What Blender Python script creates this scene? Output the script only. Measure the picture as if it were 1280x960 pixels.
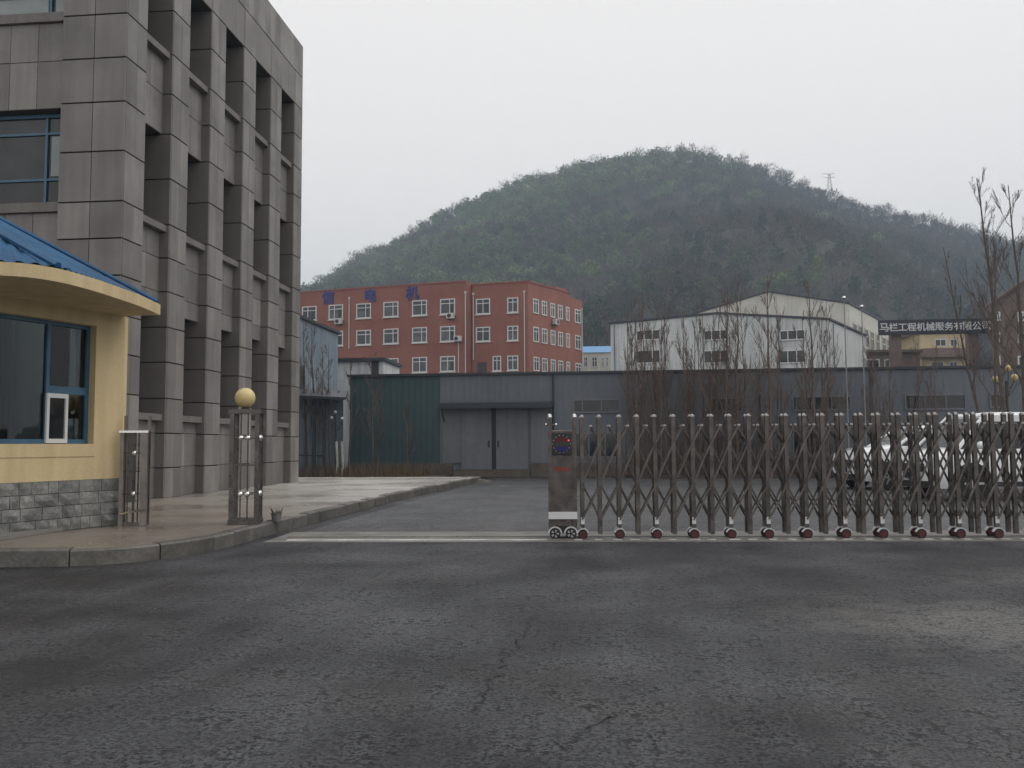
import bpy, math, random
import numpy as np
from mathutils import Vector, Matrix

for o in list(bpy.data.objects): bpy.data.objects.remove(o)
SC = bpy.context.scene
COL = SC.collection
R = math.radians
rnd = random.Random(7)

# ------------------------------------------------------------------ camera
F, EYE = 1100.0, 1.25                      # focal length in photo pixels (1280 wide), eye height
VX, VY, ROLL = 752.0, 557.0, -0.35
PITCH = math.atan((VY-480)/F)
YAW = math.atan((VX-640)/math.hypot(VY-480, F))
CM = Matrix.Rotation(YAW, 3, 'Z') @ Matrix.Rotation(math.pi/2+PITCH, 3, 'X') @ Matrix.Rotation(R(ROLL), 3, 'Z')
cam = bpy.data.cameras.new('camera'); cam_o = bpy.data.objects.new('camera', cam); COL.objects.link(cam_o)
cam.sensor_width = 36; cam.lens = 36*F/1280; cam.clip_start = 0.05; cam.clip_end = 6000
cam_o.matrix_world = Matrix.Translation((0, 0, EYE)) @ CM.to_4x4()
SC.camera = cam_o

# ------------------------------------------------------------------ sky, sun, exposure
SUN_EL, SUN_ROT = R(48), R(84)
w = bpy.data.worlds.new('World'); SC.world = w; w.use_nodes = True
nt = w.node_tree; nt.nodes.clear()
sky = nt.nodes.new('ShaderNodeTexSky'); sky.sky_type = 'NISHITA'; sky.sun_disc = False
sky.sun_elevation = SUN_EL; sky.sun_rotation = SUN_ROT; sky.dust_density = 6
cov = nt.nodes.new('ShaderNodeMix'); cov.data_type = 'RGBA'; cov.inputs[0].default_value = 0.93
cov.inputs[7].default_value = (11.0, 10.6, 10.3, 1)          # even cloud cover
bg = nt.nodes.new('ShaderNodeBackground'); bg.inputs[1].default_value = 0.10
wo = nt.nodes.new('ShaderNodeOutputWorld')
nt.links.new(sky.outputs[0], cov.inputs[6]); nt.links.new(cov.outputs[2], bg.inputs[0]); nt.links.new(bg.outputs[0], wo.inputs[0])
sl = bpy.data.lights.new('sun', 'SUN'); sl.energy = 1.0; sl.angle = R(40); sl.color = (1, .97, .93)
so = bpy.data.objects.new('sun', sl); COL.objects.link(so)
az = SUN_ROT
sd = Vector((math.sin(az)*math.cos(SUN_EL), math.cos(az)*math.cos(SUN_EL), math.sin(SUN_EL)))
so.rotation_euler = (-sd).to_track_quat('-Z', 'Y').to_euler(); so.location = (0, 0, 400)
SC.view_settings.view_transform = 'Standard'; SC.view_settings.look = 'None'
SC.view_settings.exposure = 0; SC.view_settings.gamma = 1
SC.cycles.max_bounces = 6; SC.cycles.volume_bounces = 0
SC.cycles.use_denoising = True

# ------------------------------------------------------------------ pixel helpers
def ray(x, y): return CM @ Vector(((x-640)/F, -(y-480)/F, -1))
def gz(x, y, z=0.0): d = ray(x, y); return Vector((0, 0, EYE)) + d*((z-EYE)/d.z)
def gy(x, y, Y): d = ray(x, y); return Vector((0, 0, EYE)) + d*(Y/d.y)
def gx(x, y, X): d = ray(x, y); return Vector((0, 0, EYE)) + d*(X/d.x)
def wall(P, d, x, y):
    """pixel -> (s, z) on the vertical plane through P along horizontal unit d"""
    r = ray(x, y); n = Vector((-d[1], d[0])); t = (P[0]*n.x+P[1]*n.y)/(r.x*n.x+r.y*n.y)
    q = r*t; return ((q.x-P[0])*d[0]+(q.y-P[1])*d[1], EYE+q.z)

# ------------------------------------------------------------------ materials
def link(t, a, b): t.links.new(a, b)
def mat(name, c1, c2=None, rough=.6, scale=3.0, fine=0, finec=.15, bump=0, bscale=40, metal=0, spec=.5,
        rough2=None, rscale=.6, objvar=0, stretch=(1, 1, 1), detail=5, contrast=(.35, .65), streak=0):
    m = bpy.data.materials.new(name); m.use_nodes = True; t = m.node_tree; N = t.nodes
    b = N['Principled BSDF']; b.inputs['Roughness'].default_value = rough; b.inputs['Metallic'].default_value = metal
    b.inputs['Specular IOR Level'].default_value = spec
    c2 = c2 or c1
    geo = N.new('ShaderNodeNewGeometry'); mp = N.new('ShaderNodeMapping'); mp.inputs['Scale'].default_value = stretch
    link(t, geo.outputs['Position'], mp.inputs[0])
    def noise(sc, det=detail):
        n = N.new('ShaderNodeTexNoise'); n.inputs['Scale'].default_value = sc; n.inputs['Detail'].default_value = det
        link(t, mp.outputs[0], n.inputs['Vector']); return n.outputs[0]
    def ramp(s, lo, hi):
        r = N.new('ShaderNodeMapRange'); r.inputs[1].default_value = lo; r.inputs[2].default_value = hi
        link(t, s, r.inputs[0]); return r.outputs[0]
    mx = N.new('ShaderNodeMix'); mx.data_type = 'RGBA'; mx.inputs[6].default_value = (*c1, 1); mx.inputs[7].default_value = (*c2, 1)
    link(t, ramp(noise(scale), *contrast), mx.inputs[0]); col = mx.outputs[2]
    def mul(col, sig, lo, hi):
        r = N.new('ShaderNodeMapRange'); r.inputs[1].default_value = .3; r.inputs[2].default_value = .7
        r.inputs[3].default_value = lo; r.inputs[4].default_value = hi; link(t, sig, r.inputs[0])
        v = N.new('ShaderNodeVectorMath'); v.operation = 'SCALE'; link(t, col, v.inputs[0]); link(t, r.outputs[0], v.inputs['Scale']); return v.outputs[0]
    if fine: col = mul(col, noise(fine, 2), 1-finec, 1+finec)
    if streak:
        n = N.new('ShaderNodeTexNoise'); n.inputs['Scale'].default_value = 1; n.inputs['Detail'].default_value = 4
        m2 = N.new('ShaderNodeMapping'); m2.inputs['Scale'].default_value = (5, 5, .35)
        link(t, geo.outputs['Position'], m2.inputs[0]); link(t, m2.outputs[0], n.inputs['Vector'])
        col = mul(col, n.outputs[0], 1-streak, 1+streak*.4)
    if objvar:
        oi = N.new('ShaderNodeObjectInfo'); r = N.new('ShaderNodeMapRange'); r.inputs[3].default_value = 1-objvar; r.inputs[4].default_value = 1+objvar
        link(t, oi.outputs['Random'], r.inputs[0])
        v = N.new('ShaderNodeVectorMath'); v.operation = 'SCALE'; link(t, col, v.inputs[0]); link(t, r.outputs[0], v.inputs['Scale']); col = v.outputs[0]
    link(t, col, b.inputs['Base Color'])
    if rough2 is not None:
        r = N.new('ShaderNodeMapRange'); r.inputs[1].default_value = .38; r.inputs[2].default_value = .62
        r.inputs[3].default_value = rough; r.inputs[4].default_value = rough2; link(t, noise(rscale, 6), r.inputs[0]); link(t, r.outputs[0], b.inputs['Roughness'])
    if bump:
        bp = N.new('ShaderNodeBump'); bp.inputs['Strength'].default_value = bump; bp.inputs['Distance'].default_value = .01
        link(t, noise(bscale, 4), bp.inputs['Height']); link(t, bp.outputs[0], b.inputs['Normal'])
    return m
def glass_mat(name, tint=(.55, .62, .62), refl=.9):
    m = bpy.data.materials.new(name); m.use_nodes = True; t = m.node_tree; N = t.nodes; N.clear()
    o = N.new('ShaderNodeOutputMaterial'); mx = N.new('ShaderNodeMixShader'); tr = N.new('ShaderNodeBsdfTransparent'); gl = N.new('ShaderNodeBsdfGlossy')
    tr.inputs[0].default_value = (*tint, 1); gl.inputs['Roughness'].default_value = .02; gl.inputs[0].default_value = (refl, refl, refl, 1)
    lw = N.new('ShaderNodeFresnel'); lw.inputs[0].default_value = 1.52
    link(t, lw.outputs[0], mx.inputs[0]); link(t, tr.outputs[0], mx.inputs[1]); link(t, gl.outputs[0], mx.inputs[2]); link(t, mx.outputs[0], o.inputs[0]); return m
def rib_mat(name, c1, c2, period=.25, rough=.5, strength=.5, streak=.12):
    """sheet metal with shallow vertical ribs along x+y"""
    m = mat(name, c1, c2, rough, .5, fine=6, finec=.05, streak=streak); t = m.node_tree; N = t.nodes
    geo = N.new('ShaderNodeNewGeometry'); sp = N.new('ShaderNodeSeparateXYZ'); link(t, geo.outputs['Position'], sp.inputs[0])
    ad = N.new('ShaderNodeMath'); ad.operation = 'ADD'; link(t, sp.outputs[0], ad.inputs[0]); link(t, sp.outputs[1], ad.inputs[1])
    ml = N.new('ShaderNodeMath'); ml.operation = 'MULTIPLY'; ml.inputs[1].default_value = 6.2832/period; link(t, ad.outputs[0], ml.inputs[0])
    sn = N.new('ShaderNodeMath'); sn.operation = 'SINE'; link(t, ml.outputs[0], sn.inputs[0])
    bp = N.new('ShaderNodeBump'); bp.inputs['Strength'].default_value = strength; bp.inputs['Distance'].default_value = .02
    link(t, sn.outputs[0], bp.inputs['Height']); link(t, bp.outputs[0], N['Principled BSDF'].inputs['Normal']); return m

M = {}
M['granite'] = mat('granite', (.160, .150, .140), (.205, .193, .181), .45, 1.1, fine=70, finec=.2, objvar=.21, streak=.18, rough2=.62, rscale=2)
M['granite_shaded'] = mat('granite_shaded', (.145, .133, .123), (.175, .162, .15), .5, 1.1, fine=70, finec=.16, objvar=.10, streak=.12)  # same granite, recess shade put into a darker copy of its colour
M['mortar'] = mat('mortar', (.05, .044, .04), rough=.9)
M['sill'] = mat('sill_stone', (.13, .12, .11), (.165, .152, .14), .6, 3, fine=50, streak=.15)
M['glass_dark'] = mat('window_glass', (.012, .015, .017), (.03, .034, .036), .06, 1.5, objvar=.5)
M['glass_pale'] = mat('pale_glass', (.20, .23, .23), (.26, .29, .29), .15, 1.5)
M['blue_frame'] = mat('blue_frame', (.035, .10, .17), (.05, .13, .2), .4, 4)
M['cream'] = mat('cream_render', (.56, .44, .245), (.61, .485, .28), .75, 1.2, fine=40, finec=.05, bump=.2, bscale=60, streak=.16)
M['roof_blue'] = mat('blue_roof_sheet', (.006, .072, .165), (.013, .10, .225), .5, 1.5, fine=8, finec=.12, streak=.1)
M['stone'] = mat('plinth_stone', (.12, .122, .115), (.235, .235, .222), .75, 5, fine=30, finec=.2, bump=.7, bscale=18, objvar=.22, detail=7)
M['white_frame'] = mat('white_frame', (.62, .63, .63), rough=.4)
M['interior'] = mat('interior', (.16, .15, .14), (.2, .19, .18), .8, 1)
M['curtain'] = mat('curtain', (.10, .11, .11), (.16, .17, .17), .8, 6, stretch=(6, 6, .3))
M['steel'] = mat('stainless_steel', (.20, .175, .16), (.28, .25, .23), .32, 4, metal=.85, rough2=.5, rscale=5)
M['steel_dull'] = mat('weathered_steel', (.086, .077, .071), (.15, .136, .125), .26, 6, metal=.7, rough2=.45, rscale=8)
M['chrome'] = mat('chrome', (.78, .77, .75), rough=.18, metal=1)
M['cap_steel'] = mat('worn_cap_steel', (.42, .40, .38), rough=.3, metal=1)
M['globe'] = mat('globe_glass', (.60, .47, .20), (.64, .51, .24), .3, 6)
M['asphalt'] = None
M['concrete'] = mat('concrete', (.12, .115, .105), (.19, .18, .165), .5, 2, fine=30, finec=.15, bump=.3, rough2=.7)
M['kerb'] = mat('kerb_stone', (.075, .07, .062), (.125, .118, .105), .5, 3, fine=25, finec=.2, bump=.4, bscale=30, objvar=.14)
M['white_paint'] = mat('road_paint', (.34, .34, .33), (.6, .6, .59), .5, 2.5, fine=20, finec=.2)
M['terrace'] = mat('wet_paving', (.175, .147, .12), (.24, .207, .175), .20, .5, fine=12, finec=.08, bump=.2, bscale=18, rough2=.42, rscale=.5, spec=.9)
M['wall_grey'] = rib_mat('grey_sheet_wall', (.118, .136, .160), (.142, .160, .184), strength=.16)
M['wall_teal'] = rib_mat('teal_sheet_wall', (.038, .072, .083), (.047, .086, .099), strength=.13)
M['door_grey'] = rib_mat('door_sheet', (.145, .155, .178), (.165, .175, .198), .4, strength=.12)
M['trim_dark'] = mat('dark_trim', (.03, .038, .05), rough=.5)
M['dirt_wall'] = mat('dirty_plinth', (.09, .075, .065), (.14, .12, .10), .8, 2, fine=15, finec=.25, bump=.3)
M['soil'] = mat('soil', (.05, .037, .028), (.09, .068, .05), .95, 3, fine=20, finec=.3, bump=.8, bscale=12)
M['ware'] = rib_mat('pale_blue_sheet', (.15, .20, .245), (.20, .25, .29), .3, streak=.35)
M['far_glass'] = mat('far_window_glass', (.03, .035, .037), (.075, .085, .085), .12, 1.2, objvar=.5)  # sky reflection put into the base colour, paler than the near glass
M['red_brick'] = mat('red_facade', (.235, .085, .061), (.28, .108, .078), .8, .25, fine=5, finec=.08, streak=.08)
M['red_dark'] = mat('red_facade_cap', (.26, .09, .07), rough=.8)
M['far_white'] = rib_mat('white_sheet_wall', (.50, .52, .52), (.60, .62, .61), .5, streak=.25)
M['far_cream'] = rib_mat('cream_sheet_wall', (.52, .51, .45), (.60, .59, .53), .5, streak=.15)
M['far_trim'] = mat('blue_roof_trim', (.03, .042, .065), rough=.5)
M['far_yellow'] = mat('yellow_facade', (.52, .42, .25), (.58, .48, .3), .8, .6)
M['far_brown'] = mat('brown_facade', (.14, .10, .085), (.19, .14, .12), .8, .4, fine=3, finec=.1)
M['sky_blue_roof'] = mat('light_blue_roof', (.12, .30, .55), rough=.5)
M['sign_navy'] = mat('sign_board', (.012, .016, .03), rough=.5)
M['letter_white'] = mat('white_lettering', (.62, .63, .65), rough=.5)
M['letter_blue'] = mat('blue_lettering', (.01, .025, .19), rough=.5)
M['ac'] = mat('painted_housing', (.5, .5, .48), rough=.5)
M['grille'] = mat('dark_grille', (.03, .03, .03), rough=.6)
M['bark'] = mat('bark', (.105, .076, .062), (.15, .112, .09), .9, 6, fine=20, finec=.3)
M['bark_dark'] = mat('dark_bark', (.08, .063, .053), (.12, .096, .082), .9, 6)
M['whitewash'] = mat('whitewash', (.5, .5, .47), (.3, .29, .26), .9, 4)
M['car_white'] = mat('white_car_paint', (.80, .81, .83), rough=.18)
M['car_white'].node_tree.nodes['Principled BSDF'].inputs['Coat Weight'].default_value = .6
M['car_glass'] = mat('car_glass', (.015, .018, .02), rough=.04)
M['rubber'] = mat('rubber', (.015, .015, .015), rough=.8)
M['plastic'] = mat('black_plastic', (.02, .02, .022), rough=.5)
M['alloy'] = mat('alloy_wheel', (.45, .45, .46), rough=.3, metal=.8)
M['lamp_lens'] = mat('headlamp_lens', (.55, .58, .6), rough=.08)
M['plate_blue'] = mat('number_plate', (.012, .02, .06), rough=.4)
M['red_hub'] = mat('red_wheel', (.065, .008, .008), (.10, .014, .013), .5, 20)
M['red_mark'] = mat('red_lettering', (.36, .025, .015), rough=.5)
M['screen'] = mat('screen_black', (.004, .004, .006), rough=.15)
M['pot'] = mat('flower_pot', (.12, .11, .10), (.17, .16, .15), .8, 8)
M['herb'] = mat('herb', (.05, .07, .03), (.09, .10, .05), .8, 20)
M['galv'] = mat('galvanised_pole', (.20, .20, .20), (.26, .26, .26), .5, 3, metal=.3)
def emit_mat(name, c, s):
    m = bpy.data.materials.new(name); m.use_nodes = True; b = m.node_tree.nodes['Principled BSDF']
    b.inputs['Base Color'].default_value = (*[x*.3 for x in c], 1); b.inputs['Emission Color'].default_value = (*c, 1); b.inputs['Emission Strength'].default_value = s; return m
M['led_red'] = emit_mat('red_led', (.16, .008, .012), .10); M['led_blue'] = emit_mat('blue_led', (.012, .01, .20), .12); M['led_spot'] = emit_mat('lit_red_led', (1, .1, .1), .9)

def asphalt(name, ca, cb, cl, dry_amt, rlo, rhi, worn=()):
    """wet asphalt: dark binder, paler worn areas, stone grain, patchy gloss"""
    m = bpy.data.materials.new(name); m.use_nodes = True; t = m.node_tree; N = t.nodes; b = N['Principled BSDF']
    b.inputs['Specular IOR Level'].default_value = .26
    geo = N.new('ShaderNodeNewGeometry')
    def noise(sc, det=6, rough=.55, st=(1, 1, 1), off=0):
        mp = N.new('ShaderNodeMapping'); mp.inputs['Scale'].default_value = st; mp.inputs['Location'].default_value = (off, off*.7, 0); link(t, geo.outputs['Position'], mp.inputs[0])
        n = N.new('ShaderNodeTexNoise'); n.inputs['Scale'].default_value = sc; n.inputs['Detail'].default_value = det; n.inputs['Roughness'].default_value = rough
        link(t, mp.outputs[0], n.inputs['Vector']); return n.outputs[0]
    def rng(s, a, b_, c=0, d=1):
        r = N.new('ShaderNodeMapRange'); r.inputs[1].default_value = a; r.inputs[2].default_value = b_; r.inputs[3].default_value = c; r.inputs[4].default_value = d
        link(t, s, r.inputs[0]); return r.outputs[0]
    def mixc(f, a, b_):
        x = N.new('ShaderNodeMix'); x.data_type = 'RGBA'
        for i, v in ((6, a), (7, b_)):
            if isinstance(v, tuple): x.inputs[i].default_value = (*v, 1)
            else: link(t, v, x.inputs[i])
        link(t, f, x.inputs[0]); return x.outputs[2]
    def mth(op, a, b_):
        x = N.new('ShaderNodeMath'); x.operation = op
        for i, v in ((0, a), (1, b_)):
            if isinstance(v, (int, float)): x.inputs[i].default_value = v
            else: link(t, v, x.inputs[i])
        return x.outputs[0]
    big = noise(.16, 5, .6, (1, 1, 1), 3.1); mid = noise(.9, 4, .6); clump = noise(3.6, 4, .65); small = noise(17, 2, .6); speck = noise(46, 2, .6); grain = noise(120, 2, .6)
    track = noise(1, 4, .6, (1.5, .16, 1), 5.5)                     # wear along the driving direction
    col = mixc(rng(mid, .36, .64), ca, cb)
    patch = rng(mth('ADD', mth('MULTIPLY', big, .5), mth('ADD', mth('MULTIPLY', mid, .2), mth('MULTIPLY', track, .3))), .47, .62)
    col = mixc(mth('MULTIPLY', patch, dry_amt), col, cl)
    for (cx_, cy_, sx_, sy_, cw_, am_) in worn:                      # pale, dusty repairs with ragged outlines
        mp = N.new('ShaderNodeMapping'); mp.vector_type = 'POINT'; mp.inputs['Scale'].default_value = (1/sx_, 1/sy_, 0); mp.inputs['Location'].default_value = (-cx_/sx_, -cy_/sy_, 0); link(t, geo.outputs['Position'], mp.inputs[0])
        ln = N.new('ShaderNodeVectorMath'); ln.operation = 'LENGTH'; link(t, mp.outputs[0], ln.inputs[0])
        edge = mth('ADD', ln.outputs['Value'], mth('MULTIPLY', mth('ADD', noise(.8, 6, .7, (1, 1, 1), cx_), mth('MULTIPLY', clump, .6)), 1.5))
        col = mixc(mth('MULTIPLY', rng(edge, 2.0, 1.35), am_), col, cw_)
    stain = rng(noise(.5, 5, .65, (1, 1, 1), 9.4), .56, .68)
    col = mixc(mth('MULTIPLY', stain, .3), col, (.06, .05, .04))
    open_ = rng(clump, .40, .62, .25, 1)                             # where the open texture shows
    pits = mth('MULTIPLY', mth('MAXIMUM', rng(small, .52, .62), rng(speck, .54, .64)), open_)
    col = mixc(mth('MULTIPLY', pits, .85), col, (.012, .012, .013))
    g = mth('MULTIPLY', rng(grain, .3, .7, .5, 1.5), rng(speck, .3, .7, 1.45, .55))
    v = N.new('ShaderNodeVectorMath'); v.operation = 'SCALE'; link(t, col, v.inputs[0]); link(t, g, v.inputs['Scale'])
    link(t, v.outputs[0], b.inputs['Base Color'])
    wet = rng(mth('ADD', mth('MULTIPLY', noise(.35, 5, .6, (1, 1, 1), 21), .6), mth('MULTIPLY', track, .4)), .40, .60)
    rg = rng(wet, 0, 1, rlo, rhi); rg = mth('ADD', rg, mth('MULTIPLY', pits, .2))
    link(t, rg, b.inputs['Roughness'])
    h = mth('SUBTRACT', mth('ADD', mth('MULTIPLY', grain, .2), mth('ADD', mth('MULTIPLY', small, .5), mth('MULTIPLY', clump, .8))), mth('MULTIPLY', pits, .45))
    bp = N.new('ShaderNodeBump'); bp.inputs['Strength'].default_value = .8; bp.inputs['Distance'].default_value = .02
    link(t, h, bp.inputs['Height']); link(t, bp.outputs[0], b.inputs['Normal']); return m
M['asphalt'] = asphalt('wet_asphalt', (.019, .0195, .0225), (.043, .0445, .050), (.100, .103, .110), .85, .40, .66,
    worn=((2.7, 6.5, 2.1, 1.4, (.145, .141, .134), .62), (3.3, 5.2, 1.3, .9, (.13, .128, .122), .6), (4.6, 8.6, 2.2, 1.0, (.13, .125, .12), .6), (-.9, 3.1, .8, .35, (.16, .16, .16), .6)))
M['yard'] = asphalt('yard_surface', (.050, .052, .056), (.080, .082, .087), (.12, .12, .12), .5, .30, .5)

def paint_sheen(m, colr, y0, y1):
    """painted sheen beyond the building reflection, paler towards the open end, with a ragged edge"""
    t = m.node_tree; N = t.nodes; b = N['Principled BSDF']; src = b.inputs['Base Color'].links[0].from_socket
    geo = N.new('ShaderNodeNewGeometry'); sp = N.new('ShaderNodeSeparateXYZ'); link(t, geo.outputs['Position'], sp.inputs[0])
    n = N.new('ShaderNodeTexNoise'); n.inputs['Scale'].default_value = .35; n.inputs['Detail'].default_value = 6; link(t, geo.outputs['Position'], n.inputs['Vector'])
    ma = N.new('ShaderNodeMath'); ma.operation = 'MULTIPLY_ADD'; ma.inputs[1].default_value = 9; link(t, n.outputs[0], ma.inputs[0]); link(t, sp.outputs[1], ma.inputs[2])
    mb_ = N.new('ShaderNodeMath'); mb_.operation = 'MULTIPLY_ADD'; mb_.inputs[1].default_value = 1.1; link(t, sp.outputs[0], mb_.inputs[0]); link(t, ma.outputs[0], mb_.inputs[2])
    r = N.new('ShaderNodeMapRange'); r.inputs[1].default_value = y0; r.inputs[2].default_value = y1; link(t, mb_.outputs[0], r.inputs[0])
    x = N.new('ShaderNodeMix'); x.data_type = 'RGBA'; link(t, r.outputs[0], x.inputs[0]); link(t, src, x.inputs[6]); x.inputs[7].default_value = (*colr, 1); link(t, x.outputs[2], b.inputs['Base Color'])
paint_sheen(M['terrace'], (.50, .475, .44), 11.5, 19.5)  # building's brown reflection and the bright sheen beyond it, painted into the terrace colour
def leaf_mat(name):
    m = bpy.data.materials.new(name); m.use_nodes = True; t = m.node_tree; N = t.nodes; b = N['Principled BSDF']
    a = N.new('ShaderNodeAttribute'); a.attribute_name = 'Col'; link(t, a.outputs[0], b.inputs['Base Color'])
    b.inputs['Roughness'].default_value = .8; b.inputs['Specular IOR Level'].default_value = .15; return m
M['leaf'] = leaf_mat('foliage')

# ------------------------------------------------------------------ mesh helpers
class MB:
    def __init__(s): s.v = []; s.f = []
    def add(s, vs, fs):
        n = len(s.v); s.v += [tuple(p) for p in vs]; s.f += [tuple(i+n for i in q) for q in fs]; return s
    def box(s, x0, x1, y0, y1, z0, z1):
        v = [(x, y, z) for z in (z0, z1) for x, y in ((x0, y0), (x1, y0), (x1, y1), (x0, y1))]
        return s.add(v, [(3, 2, 1, 0), (4, 5, 6, 7), (0, 1, 5, 4), (1, 2, 6, 5), (2, 3, 7, 6), (3, 0, 4, 7)])
    def obox(s, P, d, n, s0, s1, o0, o1, z0, z1):
        """box in wall coordinates: s along d, o outward along n, z up"""
        q = lambda a, o, z: (P[0]+d[0]*a+n[0]*o, P[1]+d[1]*a+n[1]*o, z)
        v = [q(a, o, z) for z in (z0, z1) for a, o in ((s0, o0), (s1, o0), (s1, o1), (s0, o1))]
        fs = [(3, 2, 1, 0), (4, 5, 6, 7), (0, 1, 5, 4), (1, 2, 6, 5), (2, 3, 7, 6), (3, 0, 4, 7)]
        if d[0]*n[1]-d[1]*n[0] < 0: fs = [f[::-1] for f in fs]
        return s.add(v, fs)
    def prism(s, poly, z0, z1):
        n = len(poly); a = sum(poly[i][0]*poly[(i+1) % n][1]-poly[(i+1) % n][0]*poly[i][1] for i in range(n))
        if a < 0: poly = poly[::-1]
        z0f = z0 if callable(z0) else (lambda p: z0); z1f = z1 if callable(z1) else (lambda p: z1)
        v = [(p[0], p[1], z0f(p)) for p in poly]+[(p[0], p[1], z1f(p)) for p in poly]
        return s.add(v, [tuple(range(n))[::-1], tuple(range(n, 2*n))]+[(i, (i+1) % n, n+(i+1) % n, n+i) for i in range(n)])
    def tube(s, pts, rad, n=8, cap=True, phase=0.0):
        pts = [Vector(p) for p in pts]
        if not isinstance(rad, (list, tuple)): rad = [rad]*len(pts)
        rings = []; ref = None
        for i, p in enumerate(pts):
            t = (pts[min(i+1, len(pts)-1)]-pts[max(i-1, 0)])
            if t.length < 1e-9: t = Vector((0, 0, 1))
            t.normalize()
            if ref is None: ref = Vector((1, 0, 0)) if abs(t.x) < .8 else Vector((0, 1, 0))
            u = (ref-t*ref.dot(t)).normalized(); ref = u; v = t.cross(u)
            rings.append([p+(u*math.cos(2*math.pi*k/n+phase)+v*math.sin(2*math.pi*k/n+phase))*rad[i] for k in range(n)])
        vs = [q for r_ in rings for q in r_]
        fs = [(i*n+k, i*n+(k+1) % n, (i+1)*n+(k+1) % n, (i+1)*n+k) for i in range(len(pts)-1) for k in range(n)]
        if cap: fs += [tuple(range(n))[::-1], tuple(range((len(pts)-1)*n, len(pts)*n))]
        return s.add(vs, fs)
    def lathe(s, prof, c=(0, 0, 0), axis='z', n=16):
        vs = []
        for r_, h in prof:
            for k in range(n):
                a = 2*math.pi*k/n; p = (r_*math.cos(a), r_*math.sin(a), h)
                if axis == 'y': p = (p[0], h, p[1])
                elif axis == 'x': p = (h, p[0], p[1])
                vs.append((p[0]+c[0], p[1]+c[1], p[2]+c[2]))
        m = len(prof); fl = axis == 'y'
        fs = [(i*n+k, i*n+(k+1) % n, (i+1)*n+(k+1) % n, (i+1)*n+k) for i in range(m-1) for k in range(n)]
        fs += [tuple(range(n))[::-1], tuple(range((m-1)*n, m*n))]
        if fl: fs = [f[::-1] for f in fs]
        return s.add(vs, fs)
    def ball(s, c, r_, n=12): return s.lathe([(max(1e-4, r_*math.sin(math.pi*i/n)), -r_*math.cos(math.pi*i/n)) for i in range(n+1)], c, 'z', n+4)
WP = {}
def place(name, me, parent, loc):
    o = bpy.data.objects.new(name, me); COL.objects.link(o)
    p = WP.get(parent.name, Vector()) if parent else Vector()
    o.location = Vector(loc)-p
    if parent: o.parent = parent
    WP[o.name] = Vector(loc); return o
def part(mb, name, m, parent=None, smooth=False, local=False):
    """mesh object from MB given in world coordinates (local=True: in the parent's own frame)"""
    me = bpy.data.meshes.new(name); V = np.array(mb.v, dtype=np.float64)
    c = Vector((0, 0, 0)) if local else Vector(((V[:, 0].min()+V[:, 0].max())/2, (V[:, 1].min()+V[:, 1].max())/2, V[:, 2].min()))
    me.from_pydata((V-np.array(c)).tolist(), [], mb.f); me.materials.append(M[m] if isinstance(m, str) else m)
    if smooth: me.shade_smooth()
    me.update()
    if local:
        o = bpy.data.objects.new(name, me); COL.objects.link(o); o.parent = parent; return o
    return place(name, me, parent, c)
def empty(name, loc, label, cat, group=None, rz=0):
    o = bpy.data.objects.new(name, None); COL.objects.link(o); o.location = loc; o.rotation_euler = (0, 0, rz); o.empty_display_size = .3
    WP[o.name] = Vector(loc); return tag(o, label, cat, group)
def tag(o, label, cat, group=None):
    o['label'] = label; o['category'] = cat
    if group: o['group'] = group
    return o
def kind(o, k): o['kind'] = k; return o
_tiles = {}
def slab_mesh(wd, ht, th=.03, c=.006, m='granite'):
    """a stone slab with an arrised front: x = width, -y = outward, z = height"""
    k = (round(wd, 3), round(ht, 3), th, m)
    if k not in _tiles:
        x0, x1, z0, z1 = -wd/2, wd/2, 0, ht
        v = [(x, 0, z) for x, z in ((x0, z0), (x1, z0), (x1, z1), (x0, z1))]
        v += [(x, -th+c, z) for x, z in ((x0, z0), (x1, z0), (x1, z1), (x0, z1))]
        v += [(x, -th, z) for x, z in ((x0+c, z0+c), (x1-c, z0+c), (x1-c, z1-c), (x0+c, z1-c))]
        f = [(0, 1, 2, 3)]+[(a, 4+a, 4+(a+1) % 4, (a+1) % 4) for a in range(4)]+[(4+a, 8+a, 8+(a+1) % 4, 4+(a+1) % 4) for a in range(4)]+[(8, 9, 10, 11)[::1]]
        f = [q[::-1] if i < 5 else q[::-1] for i, q in enumerate(f)]
        me = bpy.data.meshes.new('slab'); me.from_pydata(v, [], f); me.materials.append(M[m]); me.update()
        import bmesh
        bm = bmesh.new(); bm.from_mesh(me); bmesh.ops.recalc_face_normals(bm, faces=bm.faces); bm.to_mesh(me); bm.free()
        _tiles[k] = me
    return _tiles[k]
def slab(name, parent, x, y, z, wd, ht, rz, m='granite', th=.03, jig=.002):
    o = place(name, slab_mesh(wd, ht, th, m=m), parent, (x, y, z)); o.rotation_euler = (rnd.uniform(-jig, jig), 0, rz+rnd.uniform(-jig, jig)); return o
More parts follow.
